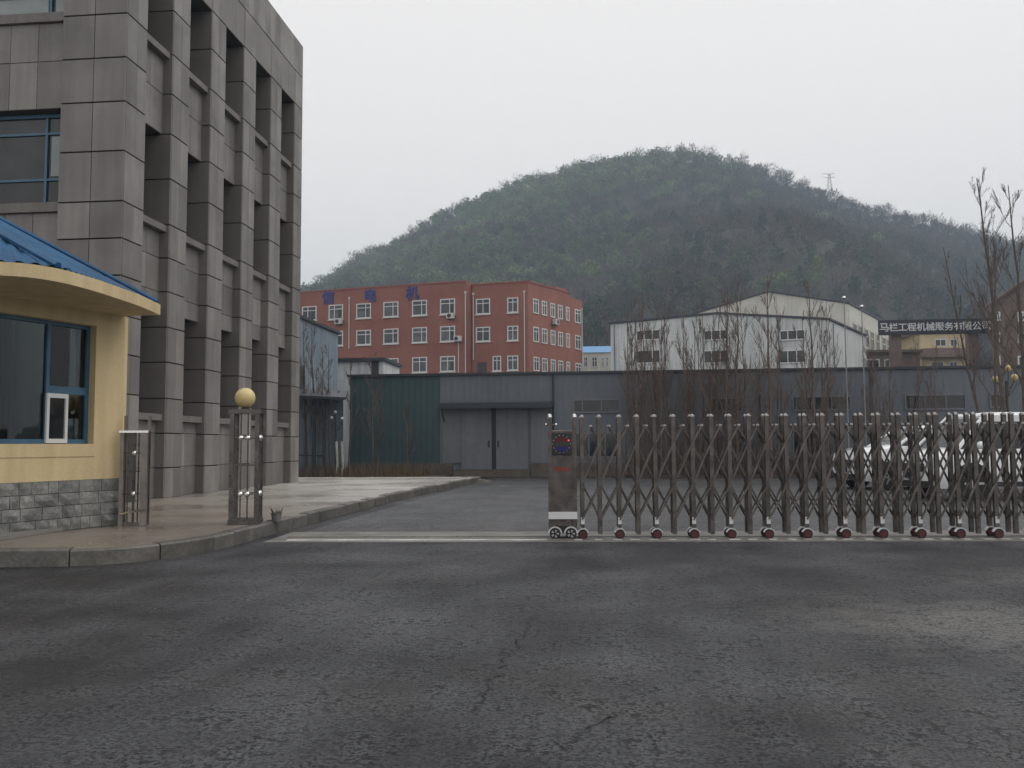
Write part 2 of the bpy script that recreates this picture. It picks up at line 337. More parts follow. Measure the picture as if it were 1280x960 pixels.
def window(parent, P, d, n, s0, s1, z0, z1, mx=(), tz=(), fw=.07, o0=.012, fmat='white_frame', gmat='glass_dark', fo=.06, name='window', split=None):
    fr = MB(); ob = lambda a, b, c, e, o1: fr.obox(P, d, n, a, b, o0-.01, o1, c, e)
    ob(s0, s1, z0, z0+fw, fo); ob(s0, s1, z1-fw, z1, fo); ob(s0, s0+fw, z0+fw, z1-fw, fo); ob(s1-fw, s1, z0+fw, z1-fw, fo)
    for x in mx: ob(s0+(s1-s0)*x-fw*.35, s0+(s1-s0)*x+fw*.35, z0+fw, z1-fw, fo*.85)
    for z in tz:
        xs = [0]+sorted(mx)+[1]
        for a, b in zip(xs[:-1], xs[1:]):
            la = s0+(s1-s0)*a+(fw if a == 0 else fw*.35); lb = s0+(s1-s0)*b-(fw if b == 1 else fw*.35)
            ob(la, lb, z0+(z1-z0)*z-fw*.35, z0+(z1-z0)*z+fw*.35, fo*.8)
    f = part(fr, name, fmat, parent)
    xs = [0]+sorted(mx)+[1]; zs = [0]+sorted(tz)+[1]
    cells = [(a, b, c, e) for a, b in zip(xs[:-1], xs[1:]) for c, e in zip(zs[:-1], zs[1:])] if split else [(0, 1, 0, 1)]
    for a, b, c, e in cells:
        p = MB().obox(P, d, n, s0+(s1-s0)*a+.01, s0+(s1-s0)*b-.01, o0-.004, o0+.008, z0+(z1-z0)*c+.01, z0+(z1-z0)*e-.01)
        part(p, 'pane', gmat, f)
    return f
def curve(pts, k=8):
    out = []; P = [Vector(p) for p in pts]
    for i in range(len(P)-1):
        a, b, c, e = P[max(i-1, 0)], P[i], P[i+1], P[min(i+2, len(P)-1)]
        for j in range(k):
            t = j/k; out.append(.5*((2*b)+(c-a)*t+(2*a-5*b+4*c-e)*t*t+(3*b-a-3*c+e)*t**3))
    return out+[P[-1]]
def np_mesh(name, V, Fc, colr=None):
    me = bpy.data.meshes.new(name); k = Fc.shape[1]
    me.vertices.add(len(V)); me.vertices.foreach_set('co', V.astype(np.float32).ravel())
    me.loops.add(Fc.size); me.loops.foreach_set('vertex_index', Fc.astype(np.int32).ravel())
    me.polygons.add(len(Fc)); me.polygons.foreach_set('loop_start', np.arange(0, Fc.size, k, dtype=np.int32)); me.polygons.foreach_set('loop_total', np.full(len(Fc), k, dtype=np.int32))
    me.update(calc_edges=True)
    if colr is not None:
        ca = me.color_attributes.new('Col', 'FLOAT_COLOR', 'POINT'); ca.data.foreach_set('color', np.concatenate([colr, np.ones((len(colr), 1))], 1).astype(np.float32).ravel())
    return me

# ================================================================== SETTING
TZ = 0.18                                                            # terrace level
mb = MB(); mb.add([(-1400, -150, 0), (1400, -150, 0), (1400, 1300, 0), (-1400, 1300, 0)], [(0, 1, 2, 3)])
ground = kind(part(mb, 'road', 'asphalt'), 'structure')
GA = R(3.4); GD = Vector((math.cos(GA), math.sin(GA))); GN = Vector((math.sin(GA), -math.cos(GA)))       # gate line, normal towards the street
G0 = gz(686, 673.5).xy                                               # gate head, street side, ground
mb = MB(); a = G0+GD*-3.6+GN*-.9; b = G0+GD*40+GN*-.9
mb.add([(a.x, a.y, .004), (b.x, b.y, .004), (60, 34, .004), (-4.2, 34, .004)], [(0, 1, 2, 3)]); kind(part(mb, 'yard', 'yard'), 'structure')
mb = MB().obox(G0, GD, GN, -3.75, 40, -.95, .42, -.05, .007); kind(part(mb, 'gate_threshold', 'concrete'), 'structure')
mb = MB().obox(G0, GD, GN, -3.5, -.02, .13, .25, 0, .011); kind(part(mb, 'painted_line', 'white_paint'), 'structure')
for i in range(26):
    s = .35+i*.25+rnd.uniform(-.03, .03); mb = MB().obox(G0, GD, GN, s, s+rnd.uniform(.09, .15), .14, .24, 0, .011); kind(part(mb, 'painted_dash', 'white_paint'), 'structure')
mb = MB().obox(G0, GD, GN, -3.6, 12, -.20, -.17, 0, .014); kind(part(mb, 'gate_rail', 'steel_dull'), 'structure')

# terrace with its kerb stones
kp = [(-30, 8.2), (-14, 8.55), (-9, 8.66), (-7.4, 8.72), (-6.35, 8.82), (-5.75, 8.9), (-5.3, 9.08), (-4.95, 9.5), (-4.74, 10.1), (-4.68, 10.9), (-4.72, 13), (-4.74, 15), (-4.7, 20.3), (-4.5, 25), (-4.25, 29), (-4.2, 30.4)]
kc = curve(kp, 6)
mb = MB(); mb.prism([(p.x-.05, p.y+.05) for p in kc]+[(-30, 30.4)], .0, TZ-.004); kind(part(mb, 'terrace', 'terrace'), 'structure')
# even kerb stones along the curve
L = [0]
for p, q in zip(kc[:-1], kc[1:]): L.append(L[-1]+(q-p).length)
def at(s):
    s = max(0, min(L[-1], s))
    for i in range(len(L)-1):
        if s <= L[i+1]: t = (s-L[i])/max(1e-9, L[i+1]-L[i]); return kc[i].lerp(kc[i+1], t), (kc[i+1]-kc[i]).normalized()
kerb = None; s = 0; core = MB()
for i in range(len(kc)-1):
    p, q = kc[i], kc[i+1]; t = (q-p).normalized(); nn = Vector((-t.y, t.x))
    core.obox(p, t, nn, 0, (q-p).length, .02, .10, -.02, TZ-.02)
kerb = kind(part(core, 'kerb', 'mortar'), 'structure')
s = 15.0
while s < L[-1]-.3:
    ln = rnd.uniform(.85, 1.1) if s > 24 and s < 22 else rnd.uniform(.55, .95); ln = min(ln, L[-1]-s)
    m_ = MB(); K = 4; inn = []; out = []
    for k in range(K+1):
        p, t = at(s+.008+(ln-.016)*k/K); nn = Vector((-t.y, t.x)); out.append(p+nn*rnd.uniform(-.006, .004)); inn.append(p+nn*.16)
    dz = rnd.uniform(-.012, .008)
    vs = []
    for k in range(K+1):
        tb = out[k].lerp(inn[k], .12)
        vs += [(out[k].x, out[k].y, -.02), (out[k].x, out[k].y, TZ-.02+dz), (tb.x, tb.y, TZ+.002+dz), (inn[k].x, inn[k].y, TZ+.002+dz), (inn[k].x, inn[k].y, -.02)]
    fs = [(k*5+j, (k+1)*5+j, (k+1)*5+(j+1) % 5, k*5+(j+1) % 5) for k in range(K) for j in range(5)]+[(0, 1, 2, 3, 4), tuple(K*5+j for j in range(5))[::-1]]
    part(m_.add(vs, fs), 'kerb_stone', 'kerb', kerb); s += ln
# broken kerb piece at the end of the kerb
mb = MB(); c = gz(603, 603); mb.add([(c.x-.75, c.y-.5, .0), (c.x+.25, c.y-.3, 0), (c.x+.3, c.y+.25, 0), (c.x-.7, c.y+.15, 0), (c.x-.7, c.y-.45, .17), (c.x+.2, c.y-.28, .06), (c.x+.25, c.y+.2, .07), (c.x-.65, c.y+.12, .2)],
    [(3, 2, 1, 0), (4, 5, 6, 7), (0, 1, 5, 4), (1, 2, 6, 5), (2, 3, 7, 6), (3, 0, 4, 7)])
tag(part(mb, 'broken_slab', 'kerb'), 'broken tilted concrete slab lying at the far end of the kerb', 'slab')
# cracks in the asphalt
def crack(pix, wd):
    P = [gz(x, y).xy for x, y in pix]; pts = []
    for p, q in zip(P[:-1], P[1:]):
        for j in range(16): pts.append(p.lerp(q, j/16)+Vector((rnd.gauss(0, .022), rnd.gauss(0, .022))))
    m_ = MB(); vs = []
    for i, p in enumerate(pts):
        t = (pts[min(i+1, len(pts)-1)]-pts[max(0, i-1)]).normalized(); h = wd*rnd.uniform(.2, 1)*(.3 if i in (0, len(pts)-1) else 1); nn = Vector((-t.y, t.x))*h
        vs += [(p.x-nn.x, p.y-nn.y, .004), (p.x+nn.x, p.y+nn.y, .004)]
    m_.add(vs, [(2*i, 2*i+1, 2*i+3, 2*i+2)[::-1] for i in range(len(pts)-1)])
    part(m_, 'crack', 'crackfill', ground)
M['crackfill'] = mat('crack_filling', (.017, .017, .017), rough=.9)
crack([(668, 768), (655, 795), (640, 815), (628, 826), (615, 852), (600, 882)], .005)
crack([(775, 890), (742, 910), (698, 934)], .006)
crack([(905, 712), (918, 722)], .006)

# ================================================================== OFFICE BUILDING (left)
FX = -9.30; FY = 16.13; BY = 26.40; ROOF = 13.96
ob_ = empty('office_building', (-13, 21, TZ), 'tall grey granite clad office block with deep pillars and recessed windows', 'building')
ROWS = [TZ, .83, 1.57, 2.32, 3.10, 3.86, 4.63, 5.37, 6.11, 7.12, 8.12, 9.02, 9.92, 10.92, 11.88, 12.92, ROOF]
PY = [(16.13, 16.92), (18.01, 18.80), (19.91, 20.72), (21.84, 22.65), (23.76, 24.59), (25.70, BY)]
FRX = -10.66                                                          # front corner pillar is FRX..FX wide
CT = .03
for i, (a, b) in enumerate(PY):
    mb = MB()
    x0 = FRX if i == 0 else FX-.9
    mb.box(x0+(CT if i == 0 else 0), FX-CT, a+CT, b-(CT if i == 5 else .004), TZ-.02, ROWS[-2])
    pil = part(mb, 'pillar', 'mortar', ob_)
    yf0 = a+CT if i else a+CT
    wd = (b-a-CT)/2
    for r in range(len(ROWS)-2):
        z0, z1 = ROWS[r], ROWS[r+1]
        if i == 0 and z1 < 2.2: continue
        for k in range(2):
            slab('facing_slab', pil, FX-CT, a+CT+wd*(k+.5), z0, wd-.004, z1-z0-.026, R(90))
    # inner side (facing the street) of pillars 1..5
    if i:
        for r in range(len(ROWS)-2):
            slab('side_slab', pil, FX-.46, a+CT, ROWS[r], .90, ROWS[r+1]-ROWS[r]-.026, 0, 'granite_shaded')
# front face of the corner pillar
fp = MB().box(FRX+.004, FX-.004, FY+CT, FY+CT+.01, 2.3, ROWS[-2]); fpo = part(fp, 'front_backing', 'mortar', ob_)
wd = (FX-FRX)/2
for r in range(3, len(ROWS)-2):
    for k in range(2): slab('front_slab', fpo, FRX+wd*(k+.5), FY+CT-.002, ROWS[r], wd-.012, ROWS[r+1]-ROWS[r]-.026, 0, 'granite')
# parapet
pp = part(MB().box(-18, FX-CT, FY+CT, BY-CT, ROWS[-2], ROOF-.02), 'parapet', 'mortar', ob_)
n = 26; wd = (BY-FY)/n
for k in range(n): slab('parapet_slab', pp, FX-CT, FY+wd*(k+.5), ROWS[-2], wd-.006, ROOF-ROWS[-2], R(90))
# main volume behind the pillars
part(MB().box(-18, FX-1.15, FY+.5, BY-.03, TZ-.02, ROWS[-2]-.01), 'core_wall', 'granite_shaded', ob_)
part(MB().box(FX-1.15, FX-.25, BY-.36, BY-.31, TZ, ROWS[-2]-.01), 'end_wall', 'granite_shaded', ob_)
OPEN = [(1.96, 4.22), (6.05, 8.12), (9.92, 11.88)]                    # window openings between spandrels
SPAN = [(TZ, 1.83), (4.22, 5.93), (8.12, 9.80), (11.88, 12.92)]
for i in range(5):
    a, b = PY[i][1], PY[i+1][0]+CT
    for j, (z0, z1) in enumerate(SPAN):
        xo = FX-.22 if j < 3 else FX-.012
        sp = part(MB().box(FX-.9, xo-CT, a+.0, b-.002, z0, z1-.003), 'spandrel', 'mortar', ob_)
        hw = (b-a)/2; cuts = [z0]+[zz for zz in ROWS if z0+.25 < zz < z1-.25]+[z1]
        for za, zb in zip(cuts[:-1], cuts[1:]):
            for k in range(2): slab('spandrel_slab', sp, xo-CT, a+hw*(k+.5), za, hw-.006, zb-za-.010, R(90), 'granite' if j < 3 else 'granite_shaded')
        if j < 3: part(MB().box(FX-.85, FX-.07, a+.003, b-.003, z1, z1+.14), 'window_sill', 'sill', ob_)
    for z0, z1 in OPEN:
        window(ob_, (FX-.72, a), (0, 1), (1, 0), .02, b-a-.02, z0+.015, z1-.01, (.5,), (.3, .8), .06, .0, 'blue_frame', fo=.05)
# street front left of the corner pillar
for z0, z1 in ((TZ, 1.83), (4.2, 5.95), (8.08, 9.86), (11.88, 12.92)):
    st = part(MB().box(-16, FRX-.002, FY+.16, FY+.8, z0, z1-.003), 'front_spandrel', 'mortar', ob_)
    if z0 > 4:
        cuts = [z0]+[zz for zz in (4.9, 9.06) if z0 < zz < z1]+[z1]
        for za, zb in zip(cuts[:-1], cuts[1:]):
            for k in range(5):
                x1 = FRX-.004-k*.598; slab('front_spandrel_slab', st, x1-.299, FY+.16, za, .59, zb-za-.010, 0)
        if z0 < 11: part(MB().box(-16, FRX-.003, FY+.06, FY+.5, z1, z1+.19), 'front_sill', 'sill', ob_)
P0 = (-16.0, FY+.42)
for z0, z1 in ((6.14, 8.06), (10.05, 11.86)):
    for q in range(2):
        Pw = (FRX-.01-2.2*(q+1), FY+.42)
        f = window(ob_, Pw, (1, 0), (0, -1), .0, 2.19, z0+.005, z1-.005, (.77,), (.29, .79), .07, .0, 'blue_frame', fo=.06, split=True, gmat='glass_dark')
        part(MB().obox(Pw, (1, 0), (0, -1), 1.78, 2.11, .014, .02, z0+(z1-z0)*.33, z0+(z1-z0)*.76), 'sash_panel', 'glass_pale', f)
        if z0 > 9: part(MB().obox(Pw, (1, 0), (0, -1), .08, 1.62, .014, .02, z0+.08, z0+.5), 'sash_panel', 'glass_pale', f); part(MB().obox(Pw, (1, 0), (0, -1), 1.78, 2.11, .014, .02, z0+.08, z0+.5), 'sash_panel', 'glass_pale', f)
part(MB().box(FX-.62, FX-.5, 22.70, 22.80, 1.75, 1.89).box(FX-.5, FX-.49, 22.72, 22.78, 1.78, 1.86), 'outlet_box', 'white_frame', ob_)

# ================================================================== GUARDHOUSE
gh = empty('guardhouse', (-8, 10.6, TZ), 'cream rendered guardhouse with curved front, stone plinth and blue sheet roof', 'building')
wp = curve([(-6.71, 11.78), (-6.93, 11.18), (-7.09, 10.6), (-7.28, 10.04), (-7.58, 9.55), (-8.02, 9.22), (-8.6, 9.08), (-9.6, 9.05)], 8)
WL = [0]
for p, q in zip(wp[:-1], wp[1:]): WL.append(WL[-1]+(q-p).length)
def wat(s, off=0.0):
    s = max(0, min(WL[-1]-1e-6, s))
    for i in range(len(WL)-1):
        if s <= WL[i+1]:
            t = (s-WL[i])/(WL[i+1]-WL[i]); d = (wp[i+1]-wp[i]).normalized()
            d2 = (wp[min(i+2, len(wp)-1)]-wp[i+1]).normalized() if i+2 < len(wp) else d
            d0 = (wp[i]-wp[i-1]).normalized() if i else d
            dd = (d0.lerp(d, .5).lerp(d.lerp(d2, .5), t)).normalized(); nn = Vector((-dd.y, dd.x))
            return wp[i].lerp(wp[i+1], t)+nn*off, dd, nn
def strip(mb, s0, s1, o0, o1, z0, z1, step=.1):
    """closed band that follows the curved wall; o = outward offset"""
    n = max(1, int((s1-s0)/step)); vs = []
    for i in range(n+1):
        s = s0+(s1-s0)*i/n; a = wat(s, o0)[0]; b = wat(s, o1)[0]
        vs += [(a.x, a.y, z0), (b.x, b.y, z0), (b.x, b.y, z1), (a.x, a.y, z1)]
    fs = [(i*4+j, i*4+(j+1) % 4, i*4+4+(j+1) % 4, i*4+4+j) for i in range(n) for j in range(4)]+[(3, 2, 1, 0), (n*4, n*4+1, n*4+2, n*4+3)]
    mb.add(vs, fs); return mb
SOFF = 3.115
def s_px(px, off):
    best = 0; bd = 1e9
    for i in range(400):
        s = 3.5*i/400; q = wat(s, off)[0]; c = CM.transposed() @ Vector((q.x, q.y, .6)); x = 640+F*c.x/-c.z
        if abs(x-px) < bd: bd = abs(x-px); best = s
    return best
W0, W1 = s_px(118, 0), 2.75; WZ0, WZ1 = 1.32, 2.92
mb = MB(); E = WL[-1]
strip(mb, 0, E, -.22, 0, .83, WZ0-.012); strip(mb, 0, E, -.22, 0, WZ1, SOFF+.02); strip(mb, 0, W0, -.22, 0, WZ0-.012, WZ1); strip(mb, W1, E, -.22, 0, WZ0-.012, WZ1)
gw = part(mb, 'wall', 'cream', gh)
mb = MB(); strip(mb, W0-.02, W1+.02, -.2, .012, WZ0-.18, WZ0-.013); part(mb, 'window_sill', 'cream', gh)
mb = MB(); mb.box(-9.6, -6.80, 11.80, 12.02, TZ, SOFF+.02).box(-9.8, -9.6, 9.05, 12.02, TZ, SOFF+.02); part(mb, 'back_wall', 'cream', gh)
mb = MB(); strip(mb, 0, E, -.2, -.03, TZ-.02, .829); pl = part(mb, 'plinth', 'mortar', gh)
CH = .1625
for c in range(4):
    s = -.0+(0 if c % 2 else .0)
    while s < 3.6:
        ln = rnd.choice((.14, .2, .26, .3, .34))*rnd.uniform(.85, 1.1)
        a, d, nn = wat(s+.004); b = wat(s+ln-.004)[0]
        vs = []; fs = []; nx, nz = 4, 3; z0 = TZ+c*CH+.004; z1 = TZ+(c+1)*CH-.004
        for i in range(nx):
            q, _, n_ = wat(s+.004+(ln-.008)*i/(nx-1))
            for j in range(nz):
                ed = i in (0, nx-1) or j in (0, nz-1)
                o_ = rnd.uniform(-.004, .006) if ed else rnd.uniform(.008, .03)
                vs.append((q.x+n_.x*o_, q.y+n_.y*o_, z0+(z1-z0)*j/(nz-1)))
        fs = [(i*nz+j, i*nz+j+1, (i+1)*nz+j+1, (i+1)*nz+j) for i in range(nx-1) for j in range(nz-1)]
        k0 = len(vs)
        for i in (0, nx-1):
            q, _, n_ = wat(s+.004+(ln-.008)*i/(nx-1))
            for j in (0, nz-1): vs.append((q.x-n_.x*.06, q.y-n_.y*.06, z0+(z1-z0)*j/(nz-1)))
        fs += [(0, 1, 2, k0+1, k0), ((nx-1)*nz+2, (nx-1)*nz+1, (nx-1)*nz, k0+2, k0+3)]
        fs += [tuple([i*nz for i in range(nx)][::-1])+(k0, k0+2)[::1], tuple(i*nz+2 for i in range(nx))+(k0+3, k0+1)]
        part(MB().add(vs, fs), 'stone', 'stone', pl); s += ln
# window: s runs away from the far corner
wf = MB(); G = -.15
sM = s_px(57.5, G); WI = s_px(105.5, G)
for s0, s1 in ((W0-.02, WI+.015), (sM-.02, sM+.03), (2.05, 2.10), (W1-.05, W1)): strip(wf, s0, s1, G-.03, G+.03, WZ0, WZ1)
strip(wf, W0-.02, W1, G-.031, G+.032, WZ0-.01, WZ0+.05); strip(wf, W0-.02, W1, G-.031, G+.032, WZ1-.05, WZ1+.01)
TR = 1.97
strip(wf, WI+.015, sM-.02, G-.029, G+.029, TR, TR+.10)
gwf = part(wf, 'window', 'blue_frame', gh)
M['guard_glass'] = glass_mat('guardhouse_glass', (.42, .47, .47))
for s0, s1, z0, z1 in ((sM+.03, 2.05, WZ0+.05, WZ1-.05), (2.10, W1-.05, WZ0+.05, WZ1-.05), (WI+.015, sM-.02, TR+.1, WZ1-.05), (WI+.015, s_px(84, G), WZ0+.05, TR)):
    mb = MB(); strip(mb, s0-.004, s1+.004, G-.006, G, z0-.004, z1+.004); part(mb, 'pane', 'guard_glass', gwf)
hf = MB(); a, b = s_px(84.5, G+.05), s_px(58, G+.05)
for s0, s1, z0, z1 in ((a, b, WZ0-.0, WZ0+.055), (a, b, TR-.06, TR-.002), (a, a+.04, WZ0+.055, TR-.06), (b-.04, b, WZ0+.055, TR-.06)): strip(hf, s0, s1, G+.0325, G+.065, z0, z1)
hat = part(hf, 'service_hatch', 'white_frame', gh); mb = MB(); strip(mb, a+.03, b-.03, G+.034, G+.04, WZ0+.05, TR-.05); part(mb, 'pane', 'car_glass', hat)
# room inside
mb = MB().box(-9.55, -7.0, 9.2, 11.75, TZ, TZ+.05); part(mb, 'inner_floor', 'interior', gh)
mb = MB(); 
for i in range(30):
    s = 1.1+i*.02; 
cu = MB(); pts = [wat(1.35+.022*i, -.34+.03*math.sin(i*1.5))[0] for i in range(30)]
cu.add([(p.x, p.y, z) for p in pts for z in (1.3, 2.95)], [(2*i, 2*i+2, 2*i+3, 2*i+1) for i in range(29)]); part(cu, 'curtain', 'curtain', gh)
mb = MB(); q = wat(1.2, -.75)[0]; mb.box(q.x-.5, q.x+.25, q.y-.5, q.y+.45, .85, .9).box(q.x-.45, q.x-.4, q.y-.45, q.y+.4, TZ, .85); 
tag(part(mb, 'desk', 'interior'), 'plain desk inside the guardhouse behind its window', 'desk')
# eave slab and roof
ev = curve([(-6.17, 11.74), (-6.05, 11.0), (-6.0, 10.3), (-5.99, 9.75), (-6.04, 9.25), (-6.2, 8.93), (-6.5, 8.75), (-7.0, 8.62), (-7.8, 8.5), (-9.9, 8.4)], 6)
mb = MB().prism([(p.x, p.y) for p in ev]+[(-9.9, 12.3), (-6.75, 12.3), (-6.75, 11.80), (-6.17, 11.80)][:0]+[(-9.9, 11.80)], SOFF, SOFF+.15)
part(mb, 'eave', 'cream', gh)
# sheet roof: main slope rises to -x
EX = -6.30; EZ = SOFF+.165; k_ = (4.55-3.37)/(8.62-6.42)
def rz_(x): return EZ+.02+max(0, (EX-x))*k_
rf = MB(); ny = 150; nxr = 12
hip0 = Vector((-6.15, 9.35)); hip1 = Vector((-7.55, 10.10)); hip2 = Vector((-9.0, 10.85))
def eave_x(y):
    best = min(ev, key=lambda p: abs(p.y-y)+(0 if p.x > -6.7 else 9)); return best.x-.10
vs = []
for i in range(ny+1):
    y = 9.30+(11.79-9.30)*i/ny
    xe = min(eave_x(y), -6.10)
    xr = -9.0 if y > 10.85 else (hip0.lerp(hip1, (y-hip0.y)/(hip1.y-hip0.y)).x if y < 10.10 else hip1.lerp(hip2, (y-10.1)/.75).x)
    xr = min(xr, xe-.02)
    for j in range(nxr+1):
        x = xe+(xr-xe)*j/nxr; vs.append((x, y, rz_(x)+.012*math.sin(i*2*math.pi/6)))
rf.add(vs, [(i*(nxr+1)+j, (i+1)*(nxr+1)+j, (i+1)*(nxr+1)+j+1, i*(nxr+1)+j+1) for i in range(ny) for j in range(nxr)])
ro = part(rf, 'roof', 'roof_blue', gh)
# hip slope towards the street
hp = MB(); vs = []; n = 60
front = [p for p in ev if p.y < 9.4]
for i in range(n+1):
    t = i/n; top = hip0.lerp(hip1, t*2) if t < .5 else hip1.lerp(hip2, (t-.5)*2)
    fp_ = front[min(len(front)-1, int(t*(len(front)-1)))]; 
    for j in range(5):
        u = j/4; x = top.x+(fp_.x-top.x)*u*.97; y = top.y+(fp_.y+.08-top.y)*u; z = rz_(top.x)*(1-u)+(EZ+.01)*u
        vs.append((x, y, z+.012*math.sin(i*1.05)))
hp.add(vs, [(i*5+j, (i+1)*5+j, (i+1)*5+j+1, i*5+j+1)[::-1] for i in range(n) for j in range(4)]); part(hp, 'hip_sheet', 'roof_blue', gh)
cap = MB(); cap.tube([(hip0.x, hip0.y, rz_(hip0.x)+.03), (hip1.x, hip1.y, rz_(hip1.x)+.03), (hip2.x, hip2.y, rz_(hip2.x)+.03)], .045, 6); part(cap, 'ridge_cap', 'roof_blue', gh)
rk = MB(); rk.tube([(-6.24, 11.79, rz_(-6.24)+.02), (-9.0, 11.79, rz_(-9.0)+.02)], .03, 6); part(rk, 'rake_trim', 'roof_blue', gh)
mb = MB().add([(-9.0, 10.85, rz_(-9.0)-.02), (-9.0, 11.79, rz_(-9.0)-.02), (-9.9, 11.79, EZ), (-9.9, 8.6, EZ)], [(0, 1, 2, 3)]).add([(-6.3, 11.78, EZ-.01), (-9.0, 11.78, rz_(-9)-.03), (-9.9, 11.78, EZ-.01)], [(0, 1, 2)]); part(mb, 'rear_sheet', 'roof_blue', gh)

# ================================================================== STAINLESS LAMP PILLAR AND RACK
lp = empty('lamp_pillar', (-5.0, 12.03, TZ), 'square stainless steel cage pillar topped with a yellow globe lamp', 'lamp')
x0, x1, y0, y1 = -5.20, -4.80, 11.84, 12.24; ZT = 1.78; PW = .058
for xx in (x0, x1-PW):
    for yy in (y0, y1-PW):
        part(MB().box(xx, xx+PW, yy, yy+PW, TZ+.03, ZT-.06), 'corner_post', 'steel_dull', lp)
part(MB().box(x0-.02, x1+.02, y0-.02, y1+.02, ZT-.06, ZT), 'top_plate', 'steel_dull', lp)
part(MB().box(x0-.01, x1+.01, y0-.01, y1+.01, TZ, TZ+.07), 'base_plate', 'steel_dull', lp)
for xx in (x0+.15, x0+.245):
    part(MB().tube([(xx, y0+.03, TZ+.07), (xx, y0+.03, ZT-.06)], .010, 6), 'bar', 'steel_dull', lp)
for yy in (y0+.15, y0+.245):
    part(MB().tube([(x1-.03, yy, TZ+.07), (x1-.03, yy, ZT-.06)], .010, 6), 'bar', 'steel_dull', lp)
for z in (.60, 1.0, 1.38):
    m_ = MB()
    for yy in (y0+.03, y1-.03): m_.tube([(x0+.075, yy, z), (x1-.075, yy, z)], .009, 6)
    for xx in (x0+.03, x1-.03): m_.tube([(xx, y0+.075, z), (xx, y1-.075, z)], .009, 6)
    part(m_, 'cross_bar', 'steel_dull', lp)
for z in (.60, 1.38):
    for xx in (x0+.15, x0+.245): part(MB().ball((xx, y0+.02, z), .043), 'ball', 'chrome', lp, True)
    for yy in (y0+.15, y0+.245): part(MB().ball((x1-.025, yy, z), .043), 'ball', 'chrome', lp, True)
part(MB().lathe([(.06, ZT), (.06, ZT+.03), (.04, ZT+.05)], (-5.02, 12.04, 0)), 'lamp_holder', 'grille', lp)
part(MB().ball((-5.03, 12.04, ZT+.17), .142, 20), 'globe', 'globe', lp, True)
lp.rotation_euler.z = R(13)

rk = empty('steel_rack', (-6.45, 11.7, TZ), 'narrow stainless steel grille stand with chrome balls beside the guardhouse corner', 'grille stand')
ra, rb = Vector((-6.64, 11.60)), Vector((-6.27, 11.66)); rd = (rb-ra).normalized(); rn = Vector((rd.y, -rd.x)); RL = (rb-ra).length
for s0, s1, zt in ((0, .05, 1.46), (RL-.09, RL, 1.46)):
    for o_ in (0, -.11): part(MB().obox(ra, rd, rn, s0 if o_ == 0 else s1-.04, s1, o_-(.05 if o_ == 0 else .03), o_, TZ, zt if o_ == 0 else 1.7), 'post', 'steel', rk)
part(MB().obox(ra, rd, rn, -.01, RL+.01, -.055, .012, 1.46, 1.49), 'top_rail', 'chrome', rk)
part(MB().obox(ra, rd, rn, .05, RL-.09, -.04, -.005, TZ+.0, TZ+.045), 'foot_rail', 'steel_dull', rk)
q0 = ra+rd*.02+rn*.02; q1 = ra+rd*(RL-.0)+rn*.02
part(MB().tube([(q0.x, q0.y, TZ+.16), (q1.x, q1.y, TZ+.22)], .014, 6), 'lower_rail', 'chrome', rk)
for s0, r_ in ((.11, .011), (.19, .02), (.25, .011)):
    q = ra+rd*s0-rn*.02; part(MB().tube([(q.x, q.y, TZ+.045), (q.x, q.y, 1.46)], r_, 6), 'bar', 'steel_dull', rk)
for z in (.62, .93, 1.18):
    q0 = ra+rd*.05-rn*.02; q1 = ra+rd*(RL-.09)-rn*.02; part(MB().tube([(q0.x, q0.y, z), (q1.x, q1.y, z)], .010, 6), 'cross_bar', 'steel_dull', rk)
for z in (.62, 1.18):
    q = ra+rd*.20+rn*.01; part(MB().ball((q.x, q.y, z), .035), 'ball', 'chrome', rk, True)

fpot = empty('flower_pot', (-4.70, 12.42, TZ), 'small grey pot with withered plants standing behind the lamp pillar', 'pot')
part(MB().lathe([(.06, TZ), (.075, TZ+.1), (.085, TZ+.12), (.075, TZ+.122), (.07, TZ+.1)], (-4.70, 12.42, 0)), 'pot', 'pot', fpot)
m_ = MB()
for i in range(26):
    a = rnd.uniform(0, 6.28); l = rnd.uniform(.05, .14); q = Vector((-4.70+.05*math.cos(a), 12.42+.05*math.sin(a), TZ+.1)); e = q+Vector((math.cos(a)*l*.5, math.sin(a)*l*.5, l))
    m_.add([q, q+Vector((.012, .006, 0)), e], [(0, 1, 2)])
part(m_, 'leaves', 'herb', fpot)

